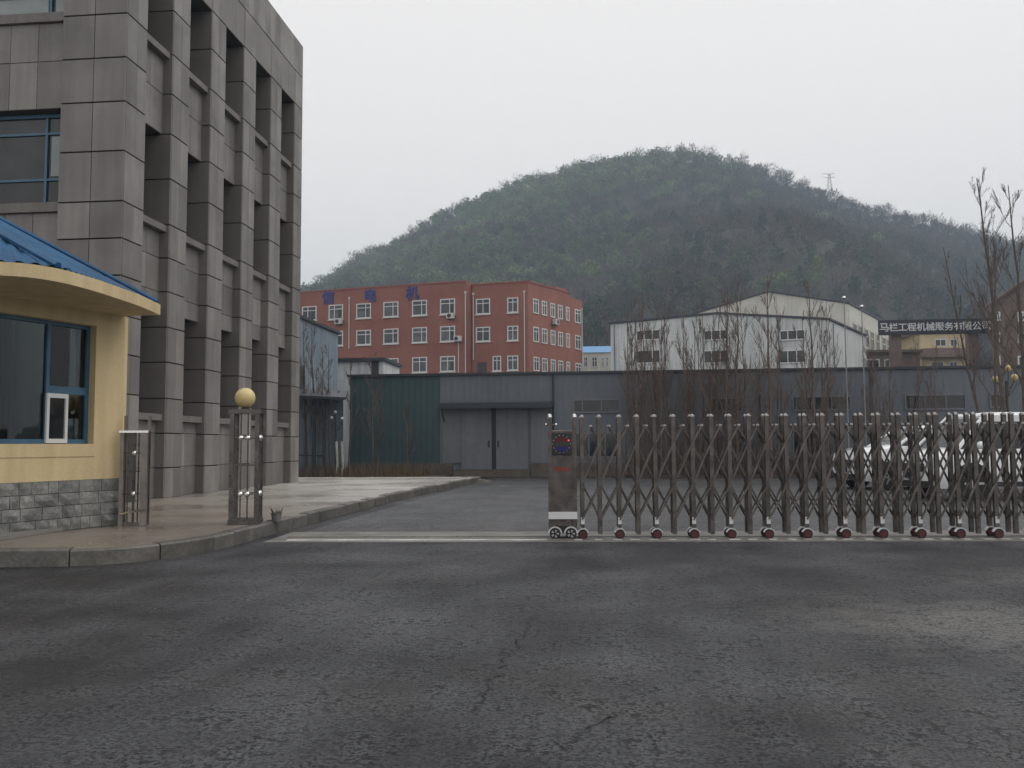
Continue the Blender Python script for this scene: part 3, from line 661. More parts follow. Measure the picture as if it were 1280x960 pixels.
# ================================================================== RETRACTABLE GATE
gate = empty('retractable_gate', (G0.x, G0.y, 0), 'long stainless steel folding gate with scissor lattice, chrome caps and red wheels', 'gate', rz=0)
def gpt(s, o, z): q = G0+GD*s+GN*o; return Vector((q.x, q.y, z))
def gs(px): return wall((G0.x, G0.y), GD, px, 600)[0]
S0 = gs(727.5); PITCHS = (gs(1267.6)-S0)/23; NP = 36
OF, OR = 0.0, -.19                                                    # street row and yard row
Zc = [1.50, 1.28, 1.01, .73, .49, .255]
hs = .026
JIT = [rnd.uniform(-.008, .008) for k in range(NP)]; LEAN = [rnd.uniform(-.008, .008) for k in range(NP)]
for row in (OF, OR):
    for k in range(NP):
        s = S0+PITCHS*k+JIT[k]; wheel = k % 2 == 0
        zb = .15 if wheel else .06; lean = LEAN[k]
        m_ = MB().obox(gpt(s, row, 0), GD, GN, -hs, hs, -hs, hs, zb, 1.63)
        p = part(m_, 'post', 'steel_dull', gate); p.rotation_euler.y = lean
        part(MB().obox(gpt(s, row, 0), GD, GN, -hs-.004, hs+.004, -hs-.004, hs+.004, 1.625, 1.642).lathe([(.024, 1.642), (.02, 1.655), (.008, 1.66)], gpt(s, row, 0), n=8), 'cap', 'cap_steel', p)
        if wheel and row == OF:
            part(MB().obox(gpt(s, row+hs, 0), GD, GN, -.025, .025, 0, .004, .195, .285), 'reflector', 'white_frame', p)
        if wheel:
            c = gpt(s, row+.035, .062)
            w_ = MB(); seg = 18
            for (rr, o0, o1, mm, nm) in ((.062, -.018, .018, 'rubber', 'wheel'),):
                vs = []
                for o_ in (o0, o1):
                    for q in range(seg):
                        a = 2*math.pi*q/seg; pt = Vector((c.x, c.y, c.z))+Vector((GD.x, GD.y, 0))*rr*math.cos(a)+Vector((GN.x, GN.y, 0))*o_; pt.z += rr*math.sin(a); vs.append(pt)
                w_.add(vs, [tuple(range(seg)), tuple(range(seg, 2*seg))[::-1]]+[(q, seg+q, seg+(q+1) % seg, (q+1) % seg) for q in range(seg)])
            wo_ = part(w_, 'wheel', 'rubber', gate)
            h_ = MB(); vs = []
            for q in range(seg):
                a = 2*math.pi*q/seg; pt = c+Vector((GD.x, GD.y, 0))*.046*math.cos(a)+Vector((GN.x, GN.y, 0))*.021; pt.z += .046*math.sin(a); vs.append(pt)
            h_.add(vs, [tuple(range(seg))]); part(h_, 'hub', 'red_hub', wo_)
            # mudguard: an arc over the wheel
            g_ = MB(); vs = []
            for q in range(9):
                a = R(20+140*q/8)
                for rr, o_ in ((.068, -.024), (.068, .024), (.080, .026), (.080, -.026)):
                    pt = c+Vector((GD.x, GD.y, 0))*rr*math.cos(a)+Vector((GN.x, GN.y, 0))*o_; pt.z += rr*math.sin(a); vs.append(pt)
            g_.add(vs, [(q*4+j, q*4+4+j, q*4+4+(j+1) % 4, q*4+(j+1) % 4) for q in range(8) for j in range(4)]); part(g_, 'mudguard', 'white_frame', gate)
            part(MB().obox(gpt(s, row, 0), GD, GN, -.014, .014, -.014, .014, .06, .15), 'wheel_fork', 'steel_dull', gate)
    # scissor bars: each runs from a peak between two posts down over two and a half bays
    for k in range(-2, NP):
        for sgn in (1, -1):
            pts = []
            for j, z in enumerate(Zc):
                s = k+.5+sgn*.5*j
                if s < -.001 or s > NP-1+.001: continue
                o_ = row+(hs+.012)*(1 if sgn < 0 else -1)
                pts.append(gpt(S0+PITCHS*s+rnd.uniform(-.006, .006), o_, z+rnd.uniform(-.006, .006)))
            if len(pts) > 1:
                part(MB().tube(pts, .0155, 4, phase=.785), 'lattice_bar', 'steel_dull', gate)
        if 0 <= k < NP-1:
            q = gpt(S0+PITCHS*(k+.5), row, 1.515)
            part(MB().obox(q, GD, GN, -.020, .020, -.04, .04, 1.497, 1.52), 'pivot_cap', 'cap_steel', gate)
# drive unit at the free end
hw, hd = gs(721)-.0, .34
hu = part(MB().obox(G0, GD, GN, .02, hw-.03, -hd, .02, .17, 1.44), 'drive_unit', 'steel_dull', gate)
for s0 in (0, hw-.05):
    for o_ in (.01, -hd-.01):
        p = part(MB().obox(G0, GD, GN, s0, s0+.05, o_-.025, o_+.025, .12, 1.62), 'corner_post', 'steel_dull', gate)
        part(MB().lathe([(.03, 1.61), (.034, 1.63), (.03, 1.66), (.01, 1.675)], gpt(s0+.025, o_, 0), n=10), 'cap', 'chrome', p)
for dx in (-.045, .085): part(MB().ball(gpt(.025+dx, .01, 1.53), .018), 'finial', 'chrome', gate, True)
part(MB().tube([gpt(-.02, .01, 1.53), gpt(.11, .01, 1.53)], .006, 6), 'finial_rod', 'steel', gate)
part(MB().obox(G0, GD, GN, .0, hw, .02, .045, .265, .36), 'reflective_strip', 'white_frame', hu)
part(MB().obox(G0, GD, GN, .02, hw-.03, -hd, .02, 1.44, 1.455), 'lid', 'steel', hu)
a, b = .05, hw-.07
scn = part(MB().obox(G0, GD, GN, a, b, .02, .032, 1.115, 1.415), 'display', 'screen', hu)
cx = (a+b)/2; cz = 1.265
def disc_part(r0, z_lo, z_hi, mm, nm):
    m_ = MB(); vs = []; n = 24
    pts = []
    for q in range(n):
        an = 2*math.pi*q/n; x, z = r0*math.cos(an), r0*math.sin(an); z = max(z_lo, min(z_hi, z)); pts.append(gpt(cx+x, .036, cz+z))
    m_.add(pts, [tuple(range(n))]); part(m_, nm, mm, hu)
disc_part(.105, .03, .2, 'led_red', 'lit_band'); disc_part(.105, -.2, -.035, 'led_blue', 'lit_band'); disc_part(.10, -.033, .028, 'grille', 'dark_band')
part(MB().ball(gpt(cx+.095, .035, cz+.05), .012), 'indicator', 'led_spot', hu)
for q in range(14):
    an = 2*math.pi*q/14; part(MB().ball(gpt(cx+.118*math.cos(an), .033, cz+.118*math.sin(an)), .006, 6), 'led_dot', 'chrome', hu)
m_ = MB()
for i in range(7):
    s = a+.03+i*(b-a-.05)/7
    m_.obox(G0, GD, GN, s, s+.022, .02, .026, .94, .945).obox(G0, GD, GN, s, s+.006, .02, .026, .905, .955).obox(G0, GD, GN, s+.012, s+.018, .02, .026, .905, .965).obox(G0, GD, GN, s+.002, s+.02, .02, .025, .915, .921)
part(m_, 'lettering', 'red_mark', hu)
for s in (.085, hw-.085):
    for o_ in (.03, -hd+.02):
        c = gpt(s, o_, .073); seg = 20; w_ = MB(); vs = []
        for oo in (-.025, .025):
            for q in range(seg):
                an = 2*math.pi*q/seg; pt = c+Vector((GD.x, GD.y, 0))*.072*math.cos(an)+Vector((GN.x, GN.y, 0))*oo; pt.z += .072*math.sin(an); vs.append(pt)
        w_.add(vs, [tuple(range(seg)), tuple(range(seg, 2*seg))[::-1]]+[(q, seg+q, seg+(q+1) % seg, (q+1) % seg) for q in range(seg)])
        wo_ = part(w_, 'drive_wheel', 'rubber', gate)
        if o_ > 0:
            h_ = MB()
            for q in range(5):
                an = 2*math.pi*q/5; vs = []
                for t, r_ in ((-.35, .02), (-.3, .054), (.3, .054), (.35, .02)):
                    pt = c+Vector((GD.x, GD.y, 0))*r_*math.cos(an+t)+Vector((GN.x, GN.y, 0))*.028; pt.z += r_*math.sin(an+t); vs.append(pt)
                h_.add(vs, [(0, 1, 2, 3)])
            part(h_, 'spokes', 'alloy', wo_)
            g_ = MB(); vs = []
            for q in range(11):
                an = R(5+170*q/10)
                for rr, oo in ((.078, -.02), (.078, .032), (.094, .034), (.094, -.02)):
                    pt = c+Vector((GD.x, GD.y, 0))*rr*math.cos(an)+Vector((GN.x, GN.y, 0))*oo; pt.z += rr*math.sin(an); vs.append(pt)
            g_.add(vs, [(q*4+j, q*4+4+j, q*4+4+(j+1) % 4, q*4+(j+1) % 4) for q in range(10) for j in range(4)]); part(g_, 'mudguard', 'white_frame', gate)
part(MB().obox(G0, GD, GN, .02, hw-.03, -hd+.05, -.01, .07, .17), 'chassis', 'plastic', hu)

# ================================================================== CARS
def car(name, label, X, Y, ang, sp):
    o = empty(name, (X, Y, .004), label, 'car', rz=ang)
    L_, W, H = sp['L'], sp['W'], sp['H']; prof = sp['prof']                 # prof: (x, ztop, half width factor)
    m_ = MB(); n = 0; vs = []
    for x, zt, wf, zb in prof:
        ww = W*wf; sec = [(0, zb), (ww*.9, zb), (ww*.985, zb+.16), (ww, zb+.34), (ww*.985, zt-.12), (ww*.95, zt-.04), (ww*.84, zt), (0, zt+.035)]
        full = sec+[(-y, z) for y, z in sec[1:-1]][::-1]
        vs += [(x, y, z) for y, z in full]; n = len(full)
    k = len(prof); m_.add(vs, [(i*n+j, i*n+(j+1) % n, (i+1)*n+(j+1) % n, (i+1)*n+j)[::-1] for i in range(k-1) for j in range(n)]+[tuple(range(n)), tuple(range((k-1)*n, k*n))[::-1]])
    body = part(m_, 'body', 'car_white', o, True, local=True)
    body.data.set_sharp_from_angle(angle=R(38))
    xb0, xb1, xt0, xt1 = sp['cab']; zb = sp['belt']; wb = W*.93; wt = W*.76; zr = H-.05
    bot = [(xb0, wb*.93), (xb0-.25, wb), (xb1+.2, wb), (xb1, wb*.9)]; top = [(xt0, wt*.92), (xt0-.2, wt), (xt1+.15, wt), (xt1, wt*.92)]
    ring = lambda pts, z: [(x, y, z) for x, y in pts]+[(x, -y, z) for x, y in pts[::-1]]
    g = MB().add(ring(bot, zb-.06)+ring(top, zr-.03), [(i, (i+1) % 8, 8+(i+1) % 8, 8+i)[::-1] for i in range(8)]+[tuple(range(8, 16))[::-1]]); part(g, 'windows', 'car_glass', o, local=True)
    sc_ = lambda pts, f, e: [(x+e*(1 if x > (xt0+xt1)/2 else -1), y*f) for x, y in pts]
    rv = ring(sc_(top, 1.05, .06), zr-.17)+ring(sc_(top, 1.06, .05), zr-.03)+ring(sc_(top, .95, -.06), zr+.03)+ring(sc_(top, .6, -.4), zr+.05)
    rf_ = MB().add(rv, [(a*8+i, a*8+(i+1) % 8, a*8+8+(i+1) % 8, a*8+8+i)[::-1] for a in range(3) for i in range(8)]+[tuple(range(24, 32))[::-1], tuple(range(8))]); part(rf_, 'roof', 'car_white', o, True, local=True).data.set_sharp_from_angle(angle=R(50))
    for sy in (1, -1):
        for (xb, yb), (xt, yt) in ((bot[0], top[0]), (bot[3], top[3])):
            part(MB().tube([(xb, sy*yb, zb-.03), (xt, sy*yt, zr-.03)], .045, 6), 'pillar', 'car_white', o, local=True)
        for f in sp['posts']:
            x_ = xb0-.25+(xb1+.2-xb0+.25)*f; xt_ = xt0-.2+(xt1+.15-xt0+.2)*f
            part(MB().tube([(x_, sy*wb, zb-.03), (xt_, sy*wt, zr-.03)], .035, 4), 'pillar', sp['postmat'], o, local=True)
        mi = MB().lathe([(.02, -.09), (.075, -.06), (.09, 0), (.07, .05), (.02, .07)], (xb0-.38, sy*(W+.12), zb+.07), 'x', 10); part(mi, 'mirror', 'car_white', o, True, local=True)
        part(MB().tube([(xb0-.38, sy*wb, zb-.0), (xb0-.38, sy*(W+.08), zb+.04)], .025, 5), 'mirror_arm', 'plastic', o, local=True)
        for x in sp['wheels']:
            yy = sy*(W-.10)
            part(MB().lathe([(sp['r']+.07, -.02), (sp['r']+.07, .03)], (x, sy*(W-.012), sp['r']+.01), 'y', 26), 'wheel_arch', 'plastic', o, local=True)
            t = part(MB().lathe([(sp['r']*.6, -.1), (sp['r']*.93, -.1), (sp['r'], -.07), (sp['r'], .07), (sp['r']*.93, .1), (sp['r']*.6, .1)], (x, yy+sy*.05, sp['r']), 'y', 26), 'wheel', 'rubber', o, local=True)
            rim = MB().lathe([(sp['r']*.66, -.02), (sp['r']*.66, .0)], (x, yy+sy*.145, sp['r']), 'y', 20)
            part(rim, 'rim', 'grille', t, local=True)
            sp_ = MB()
            for q in range(6):
                an = q*math.pi/3; ca, sa = math.cos(an), math.sin(an); r2 = sp['r']*.62
                sp_.add([(x-sa*.03+ca*.03, yy+sy*.162, sp['r']+ca*.03+sa*.03), (x+sa*.03+ca*.03, yy+sy*.162, sp['r']-ca*.03+sa*.03), (x+sa*.022+ca*r2, yy+sy*.155, sp['r']-ca*.022+sa*r2), (x-sa*.022+ca*r2, yy+sy*.155, sp['r']+ca*.022+sa*r2)], [(0, 1, 2, 3)])
            sp_.lathe([(sp['r']*.68, -.01), (sp['r']*.60, .012)], (x, yy+sy*.152, sp['r']), 'y', 22) if False else None
            part(sp_, 'spokes', 'alloy', t, local=True)
        part(MB().lathe([(.01, .07), (.07, .05), (.10, 0), (.10, -.14), (.02, -.2)], (sp['hl'][0], sy*W*.74, sp['hl'][1]), 'x', 12), 'headlight', 'lamp_lens', o, True, local=True)
        part(MB().box(sp['sill'][0], sp['sill'][1], sy*W-.03, sy*W+.012, .30, .40), 'side_sill', 'plastic', o, local=True)
        part(MB().box(sp['sill'][0], sp['sill'][1], sy*W-.02, sy*W+.016, .52, .55), 'side_moulding', 'alloy', o, local=True)
        for x in sp['handles']: part(MB().box(x-.09, x+.09, sy*W*.985-.01, sy*W*.985+.03, zb-.2, zb-.165), 'door_handle', 'alloy', o, local=True)
        for x in sp['seams']: part(MB().box(x-.006, x+.006, sy*W*.98, sy*W+.003, .42, zb-.06), 'door_seam', 'grille', o, local=True)
    xf = prof[0][0]
    part(MB().box(xf-.05, xf+.025, -.55, .55, .62, .80), 'grille', 'plastic', o, local=True)
    part(MB().box(xf-.05, xf+.03, -.7, .7, .28, .42), 'lower_grille', 'plastic', o, local=True)
    part(MB().box(xf, xf+.04, -.22, .22, .47, .60), 'number_plate', 'plate_blue', o, local=True)
    part(MB().ball((xf+.03, 0, .71), .05, 8), 'badge', 'chrome', o, local=True)
    return o
van = dict(L=4.9, W=.93, H=1.93, belt=1.12, hl=(2.25, .86), r=.37, wheels=(1.55, -1.45), posts=(.28, .62), postmat='plastic', handles=(.15, -1.0), seams=(.85, -.25, -1.35), sill=(1.05, -.95)[::-1],
    cab=(1.80, -2.4, 1.02, -2.15), prof=[(2.42, .80, .80, .30), (2.34, .96, .93, .26), (2.05, 1.05, .99, .25), (1.7, 1.12, 1, .25), (1.3, 1.14, 1, .25), (-1.9, 1.14, 1, .25), (-2.35, 1.12, .97, .28), (-2.46, 1.05, .88, .34)])
sed = dict(L=4.5, W=.90, H=1.74, belt=1.17, hl=(2.08, .88), r=.34, wheels=(1.4, -1.35), posts=(.36, .70), postmat='plastic', handles=(.05, -.95), seams=(.7, -.25, -1.2), sill=(-.9, .95),
    cab=(1.10, -2.15, .30, -1.65), prof=[(2.22, .80, .78, .28), (2.12, 1.0, .92, .24), (1.75, 1.10, .98, .22), (1.0, 1.18, 1, .22), (.8, 1.19, 1, .22), (-1.7, 1.19, 1, .22), (-2.1, 1.15, .96, .26), (-2.22, .92, .86, .32)])
A1 = R(180+13); A2 = R(180+11)
c = gy(1139, 600, 20.7); car('parked_van', 'white tall multi purpose van parked behind the folding gate with dark side windows', c.x-2.4*math.cos(A1), c.y-2.4*math.sin(A1), A1, van)
c = gy(1056, 600, 25.3); car('parked_car', 'white crossover car parked beyond the white van, only its nose clear of the van', c.x-2.2*math.cos(A2), c.y-2.2*math.sin(A2), A2, sed)

# ================================================================== FACTORY BEHIND THE YARD
FYW = 35.0; FT = 4.08
fac = empty('factory', (2, 39, 0), 'long low grey and teal sheet metal factory with sliding door and canopy across the yard', 'building')
XL = gy(437, 530, FYW).x; XT = gy(550, 530, FYW).x; XR = 40
part(MB().box(XT, XR, FYW, FYW+9, .02, FT), 'wall', 'wall_grey', fac)
part(MB().box(XL, XT-.003, FYW+.02, FYW+9, .02, FT), 'teal_wall', 'wall_teal', fac)
part(MB().box(XL-.1, XR, FYW-.10, FYW+9.05, FT+.003, FT+.10), 'roof_edge', 'trim_dark', fac)
dx0, dx1, dg = gy(577, 540, FYW).x, gy(660, 540, FYW).x, gy(617.5, 540, FYW).x
part(MB().box(XL-.02, dx0-.35, FYW-.08, FYW-.002, 0, .55), 'base_wall', 'dirt_wall', fac)
part(MB().box(dx1+.1, XR, FYW-.08, FYW-.002, 0, .55), 'base_wall', 'dirt_wall', fac)
part(MB().box(dx0-.3, dx1+.08, FYW-.25, FYW-.002, .005, .30), 'door_step', 'dirt_wall', fac)
for a, b in ((dx0, dg-.09), (dg+.09, dx1)):
    dl = part(MB().box(a, b, FYW-.10, FYW-.04, .31, 2.78), 'door_leaf', 'door_grey', fac)
    part(MB().box(b-.14 if a == dx0 else a+.06, b-.08 if a == dx0 else a+.12, FYW-.14, FYW-.10, 1.2, 1.45), 'handle', 'grille', dl)
part(MB().box(dg-.09, dg+.09, FYW-.03, FYW-.001, .31, 2.85), 'door_gap', 'grille', fac)
part(MB().box(dx0-.75, dx0-.01, FYW-.06, FYW-.001, .56, 2.85), 'door_surround', 'door_grey', fac); part(MB().box(dx1+.11, dx1+.95, FYW-.06, FYW-.001, .56, 2.85), 'door_surround', 'door_grey', fac)
CF = 34.2; c0, c1 = gy(548, 505, CF), gy(690, 505, CF)
cn = MB(); cn.add([(c0.x, CF, 2.72), (c1.x, CF, 2.72), (c1.x, FYW-.002, 2.80), (c0.x, FYW-.002, 2.80), (c0.x, CF, 2.93), (c1.x, CF, 2.93), (c1.x, FYW-.002, 3.0), (c0.x, FYW-.002, 3.0)], [(3, 2, 1, 0), (4, 5, 6, 7), (0, 1, 5, 4), (1, 2, 6, 5), (2, 3, 7, 6), (3, 0, 4, 7)])
cno = part(cn, 'canopy', 'trim_dark', fac)
for x in (c0.x+.1, c1.x-.1): part(MB().tube([(x, FYW-.02, 2.2), (x, CF+.1, 2.74)], .025, 6), 'bracket', 'trim_dark', cno)
for xa, xb, ya, yb in ((716, 776, 499, 516), (888, 928, 497, 515), (990, 1064, 495, 513), (1130, 1208, 493, 512), (1236, 1262, 492, 510)):
    a = gy(xa, ya, FYW); b = gy(xb, yb, FYW)
    window(fac, (0, FYW), (1, 0), (0, -1), a.x, b.x, b.z, a.z, (.2, .6) if xa < 800 else (.33, .67), (), .06, .01, 'door_grey', fo=.05)
for xa in (716, 870, 990, 1130):                                       # lower, larger windows behind the trees
    a = gy(xa, 540, FYW); window(fac, (0, FYW), (1, 0), (0, -1), a.x, a.x+1.9, .75, 1.75, (.33, .67), (), .06, .01, 'door_grey', fo=.05)
for px in (692, 820, 950, 1090): q = gy(px, 530, FYW); part(MB().tube([(q.x, FYW-.06, .6), (q.x, FYW-.06, FT)], .04, 6), 'downpipe', 'trim_dark', fac)
# verge in front of the factory
kind(part(MB().box(-15, dx0-.4, 30.55, FYW-.09, -.02, .12), 'planting_bed', 'soil'), 'structure')
kind(part(MB().box(1.0, 40, 33.0, FYW-.09, -.02, .12), 'planting_bed', 'soil'), 'structure')
g = MB()
V = []; rs = np.random.RandomState(3)
def blades(n, x0, x1, y0, y1, h0, h1):
    m_ = MB()
    for i in range(n):
        x, y = rs.uniform(x0, x1), rs.uniform(y0, y1); h = rs.uniform(h0, h1); a = rs.uniform(0, 6.28); w2 = rs.uniform(.006, .014); lx, ly = rs.normal(0, .16, 2)*h
        m_.add([(x-w2*math.cos(a), y-w2*math.sin(a), .1), (x+w2*math.cos(a), y+w2*math.sin(a), .1), (x+lx, y+ly, .1+h)], [(0, 1, 2)])
    return m_
M['dry'] = mat('dry_stalks', (.085, .06, .042), (.13, .098, .06), .9, 3)
kind(tag(part(blades(4200, 1.2, 22, 33.1, 34.6, .25, 1.0), 'dry_undergrowth', 'dry'), 'brown dry undergrowth below the bare trees by the factory wall', 'undergrowth'), 'stuff')
kind(tag(part(blades(900, 1.3, 6.8, 33.2, 34.4, .9, 2.6), 'dry_saplings', 'dry'), 'thicket of thin brown sapling shoots before the factory wall', 'undergrowth'), 'stuff')
kind(tag(part(blades(2600, -14, -6.6, 31.2, 34.6, .2, .7), 'dry_grass', 'dry'), 'sparse brown stalks growing along the foot of the teal wall', 'undergrowth'), 'stuff')

# open shed with a lean-to roof left of the teal wall
sh = empty('lean_to_shed', (-13, 34, 0), 'dark open lean-to shed with a sloping grey roof beside the teal wall', 'shed')
a = gy(372, 492, 33); b = gy(436, 496, 33)
r_ = MB(); r_.add([(a.x-2, 32.6, 3.22), (b.x, 32.6, 3.02), (b.x-.9, 36, 3.5), (a.x-2, 36, 3.6), (a.x-2, 32.6, 3.34), (b.x, 32.6, 3.12), (b.x-.9, 36, 3.6), (a.x-2, 36, 3.72)], [(3, 2, 1, 0), (4, 5, 6, 7), (0, 1, 5, 4), (1, 2, 6, 5), (2, 3, 7, 6), (3, 0, 4, 7)])
part(r_, 'roof', 'trim_dark', sh)
for x in (a.x-.5, a.x+.7, b.x-.95): part(MB().box(x-.05, x+.05, 32.9, 33.0, .1, 3.14), 'post', 'trim_dark', sh)
part(MB().box(a.x-2, b.x-1.0, 35.5, 35.6, .1, 3.4), 'rear_wall', 'ware', sh)
part(MB().tube([(a.x-.5, 32.95, .95), (b.x-.9, 32.95, .9)], .03, 5), 'rail', 'trim_dark', sh)

# pale blue warehouse further left
wh = empty('warehouse', (-17, 41, 0), 'weathered pale blue sheet metal warehouse rising above the lean-to shed', 'building')
WX = -13.85
part(MB().box(WX-7, WX, 37.5, 45.2, .0, 7.2), 'wall', 'ware', wh)
part(MB().box(WX-7, WX+.12, 37.4, 45.3, 7.203, 7.34), 'roof_edge', 'trim_dark', wh)
window(wh, (WX, 37.5), (0, 1), (1, 0), .6, 2.4, 3.6, 5.0, (.5,), (), .08, .01, 'trim_dark', fo=.05)

# ================================================================== RED OFFICE BLOCK
def poly_building(name, label, cat, base, group=None): return empty(name, base, label, cat, group)
dL = Vector((-math.cos(R(12)), math.sin(R(12)))); nL = Vector((-math.sin(R(12)), -math.cos(R(12))))
dR = Vector((math.sin(R(28)), math.cos(R(28)))); nR = Vector((math.cos(R(28)), -math.sin(R(28))))
RC = gy(660, 353, 100).xy
red = empty('red_office_block', (RC.x-12, RC.y+10, 0), 'red four storey office block with white window frames and blue rooftop characters', 'building')
P1 = RC+nL*.9                                                            # forward section plane
rtop = wall(RC, dL, 640, 353.6)[1]; sA = wall(RC, dL, 590, 400)[0]; sB = wall(P1, dL, 583, 400)[0]
sEnd = wall(RC, dR, 728, 420)[0]; sStep = wall(RC, dR, 712, 370)[0]
RTL = wall(P1, dL, 480, 359)[1]
back = 16
pA = RC+dL*sA; pE = P1+dL*46; pF = P1+dL*sB
part(MB().prism([(RC.x, RC.y), tuple((RC+dR*sStep)), tuple((RC+dR*sStep+dL*8)), tuple(pA+dR*8), tuple(pA)], 0, rtop), 'wall', 'red_brick', red)
part(MB().prism([tuple(pF), tuple(pF+dR*9), tuple(pE+dR*9), tuple(pE)], 0, RTL), 'wing_wall', 'red_brick', red)
zst = wall(RC, dR, 725, 375)[1]
part(MB().prism([tuple(RC+dR*sStep+dR*.002), tuple(RC+dR*sEnd), tuple(RC+dR*sEnd+dL*8), tuple(RC+dR*(sStep+.002)+dL*8)], 0, zst), 'rear_wall', 'red_brick', red)
q = RC+dR*(sStep-3)
part(MB().prism([tuple(q+nR*-.3), tuple(q+dR*2.9+nR*-.3), tuple(q+dR*2.9+dL*3), tuple(q+dL*3)], rtop, rtop+.55), 'stair_hut', 'red_dark', red)
for a, b, P, d, n_, zt in ((0, sA, RC, dL, nL, rtop), (sB+.002, 46, P1, dL, nL, RTL)): part(MB().obox(P, d, n_, a, b, -.3, .08, zt+.002, zt+.16), 'coping', 'red_dark', red)
part(MB().obox(RC, dR, nR, .1, sStep, -.3, .08, rtop+.002, rtop+.16), 'coping', 'red_dark', red)
def redwin(P, d, n_, x0, x1, y0, y1, mx=(.64,), tz=(.7,)):
    ym = (y0+y1)/2; xm = (x0+x1)/2
    a, z1 = wall(P, d, x0, y0); b, _ = wall(P, d, x1, ym); _, z1 = wall(P, d, xm, y0); _, z0 = wall(P, d, xm, y1)
    s0, s1 = min(a, b), max(a, b); f = window(red, P, d, n_, s0, s1, z0, z1, mx, tz, .12, .012, fo=.10, name='window', gmat='far_glass')
    r_ = rnd.random(); w_ = s1-s0; h_ = z1-z0
    if r_ < .3: part(MB().obox(P, d, n_, s0+w_*.1, s0+w_*.33, .03, .045, z0+h_*.1, z0+h_*.63), 'open_sash', 'grille', f)
    elif r_ < .5: part(MB().obox(P, d, n_, s0+w_*.42, s1-w_*.1, .03, .04, z0+h_*.12, z0+h_*rnd.uniform(.4, .62)), 'blind', 'curtain', f)
    part(MB().obox(P, d, n_, s0-.12, s1+.12, .0, .16, z0-.12, z0-.01), 'sill', 'far_cream', f)
    return f
for i, (x0, x1, yy) in enumerate(((378, 396, (383, 401)), (411.3, 429, (381, 399.4)), (445.8, 464, (379.4, 398)), (479.6, 498.3, (377.4, 396.3)), (515.5, 534, (375.4, 394.6)), (550.5, 569, (373.6, 393)))):
    mm = (.36,) if i > 1 else (.6,)
    redwin(P1, dL, nL, x0, x1, *yy, mm)
    dy = 33.0+(i-1)*.28; redwin(P1, dL, nL, x0, x1, yy[0]+dy, yy[1]+dy, mm)
    redwin(P1, dL, nL, x0, x1, yy[0]+dy*2+3.4, yy[1]+dy*2+3.4, (.5,))
for x0, x1, ys in ((595.2, 612.8, ((373.5, 392.8), (408.8, 427))), (634.3, 648, ((372, 391), (407.4, 426), (444.5, 463)))):
    for y0, y1 in ys: redwin(RC, dL, nL, x0, x1, y0, y1, (.5,))
redwin(RC, dL, nL, 616, 626.7, 445, 464, (.5,))
a, z1 = wall(RC, dL, 597, 453); b, z0 = wall(RC, dL, 608, 466); part(MB().obox(RC, dL, nL, min(a, b), max(a, b), .002, .05, z0-2, z1), 'door', 'grille', red)
ref = [wall(RC, dR, 560+x/5.818, 340+y/5.818) for x, y in ((637, 197), (637, 303), (637, 400), (637, 510), (637, 618), (637, 720))]
for x0, x1 in ((617, 657), (680, 717), (742, 775), (797, 830), (855, 880), (920, 962)):
    a = wall(RC, dR, 560+x0/5.818, 400)[0]; b = wall(RC, dR, 560+x1/5.818, 400)[0]
    for k in range(3): window(red, RC, dR, nR, a, b, ref[2*k+1][1], ref[2*k][1], (.5,), (.7,), .12, .012, fo=.10, gmat='far_glass')
def pipe(P, d, n_, x, y0, y1): s, z1 = wall(P, d, x, y0); _, z0 = wall(P, d, x, y1); q = P+d*s+n_*.1; part(MB().tube([(q.x, q.y, z0), (q.x, q.y, z1)], .065, 6).box(q.x-.12, q.x+.12, q.y-.1, q.y+.1, z1, z1+.25), 'downpipe', 'ac', red)
pipe(P1, dL, nL, 437, 374, 436); pipe(P1, dL, nL, 573.5, 428, 475); pipe(P1, dL, nL, 582, 367, 475); pipe(RC, dL, nL, 592, 369, 450); pipe(RC, dL, nL, 655.5, 366, 475); pipe(RC, dR, nR, 726.5, 388, 475)
def ac_unit(P, d, n_, x, y, lab):
    s, z = wall(P, d, x, y); q = P+d*s; o = empty('air_conditioner', (q.x, q.y, z-.3), lab, 'air conditioner', 'air conditioner boxes on the red block')
    part(MB().obox(q, d, n_, -.45, .45, .12, .55, z-.3, z+.35), 'housing', 'ac', o)
    c_ = q+n_*.555; m_ = MB(); vs = [(c_.x+d.x*(.25*math.cos(t*.524)+.12), c_.y+d.y*(.25*math.cos(t*.524)+.12), z+.02+.25*math.sin(t*.524)) for t in range(12)]; m_.add(vs, [tuple(range(12))]); part(m_, 'fan_grille', 'grille', o)
    part(MB().obox(q, d, n_, -.4, .4, 0, .5, z-.36, z-.31), 'bracket', 'grille', o)
ac_unit(P1, dL, nL, 425, 402.5, 'white air conditioner box under a window beside a long white downpipe')
ac_unit(P1, dL, nL, 564.5, 395.5, 'white air conditioner box directly below the end window of the top row')
ac_unit(P1, dL, nL, 573.5, 424, 'white air conditioner box standing above a short white downpipe')
ac_unit(RC, dR, nR, 692, 403, 'white air conditioner box on the narrow side wall of the red block')
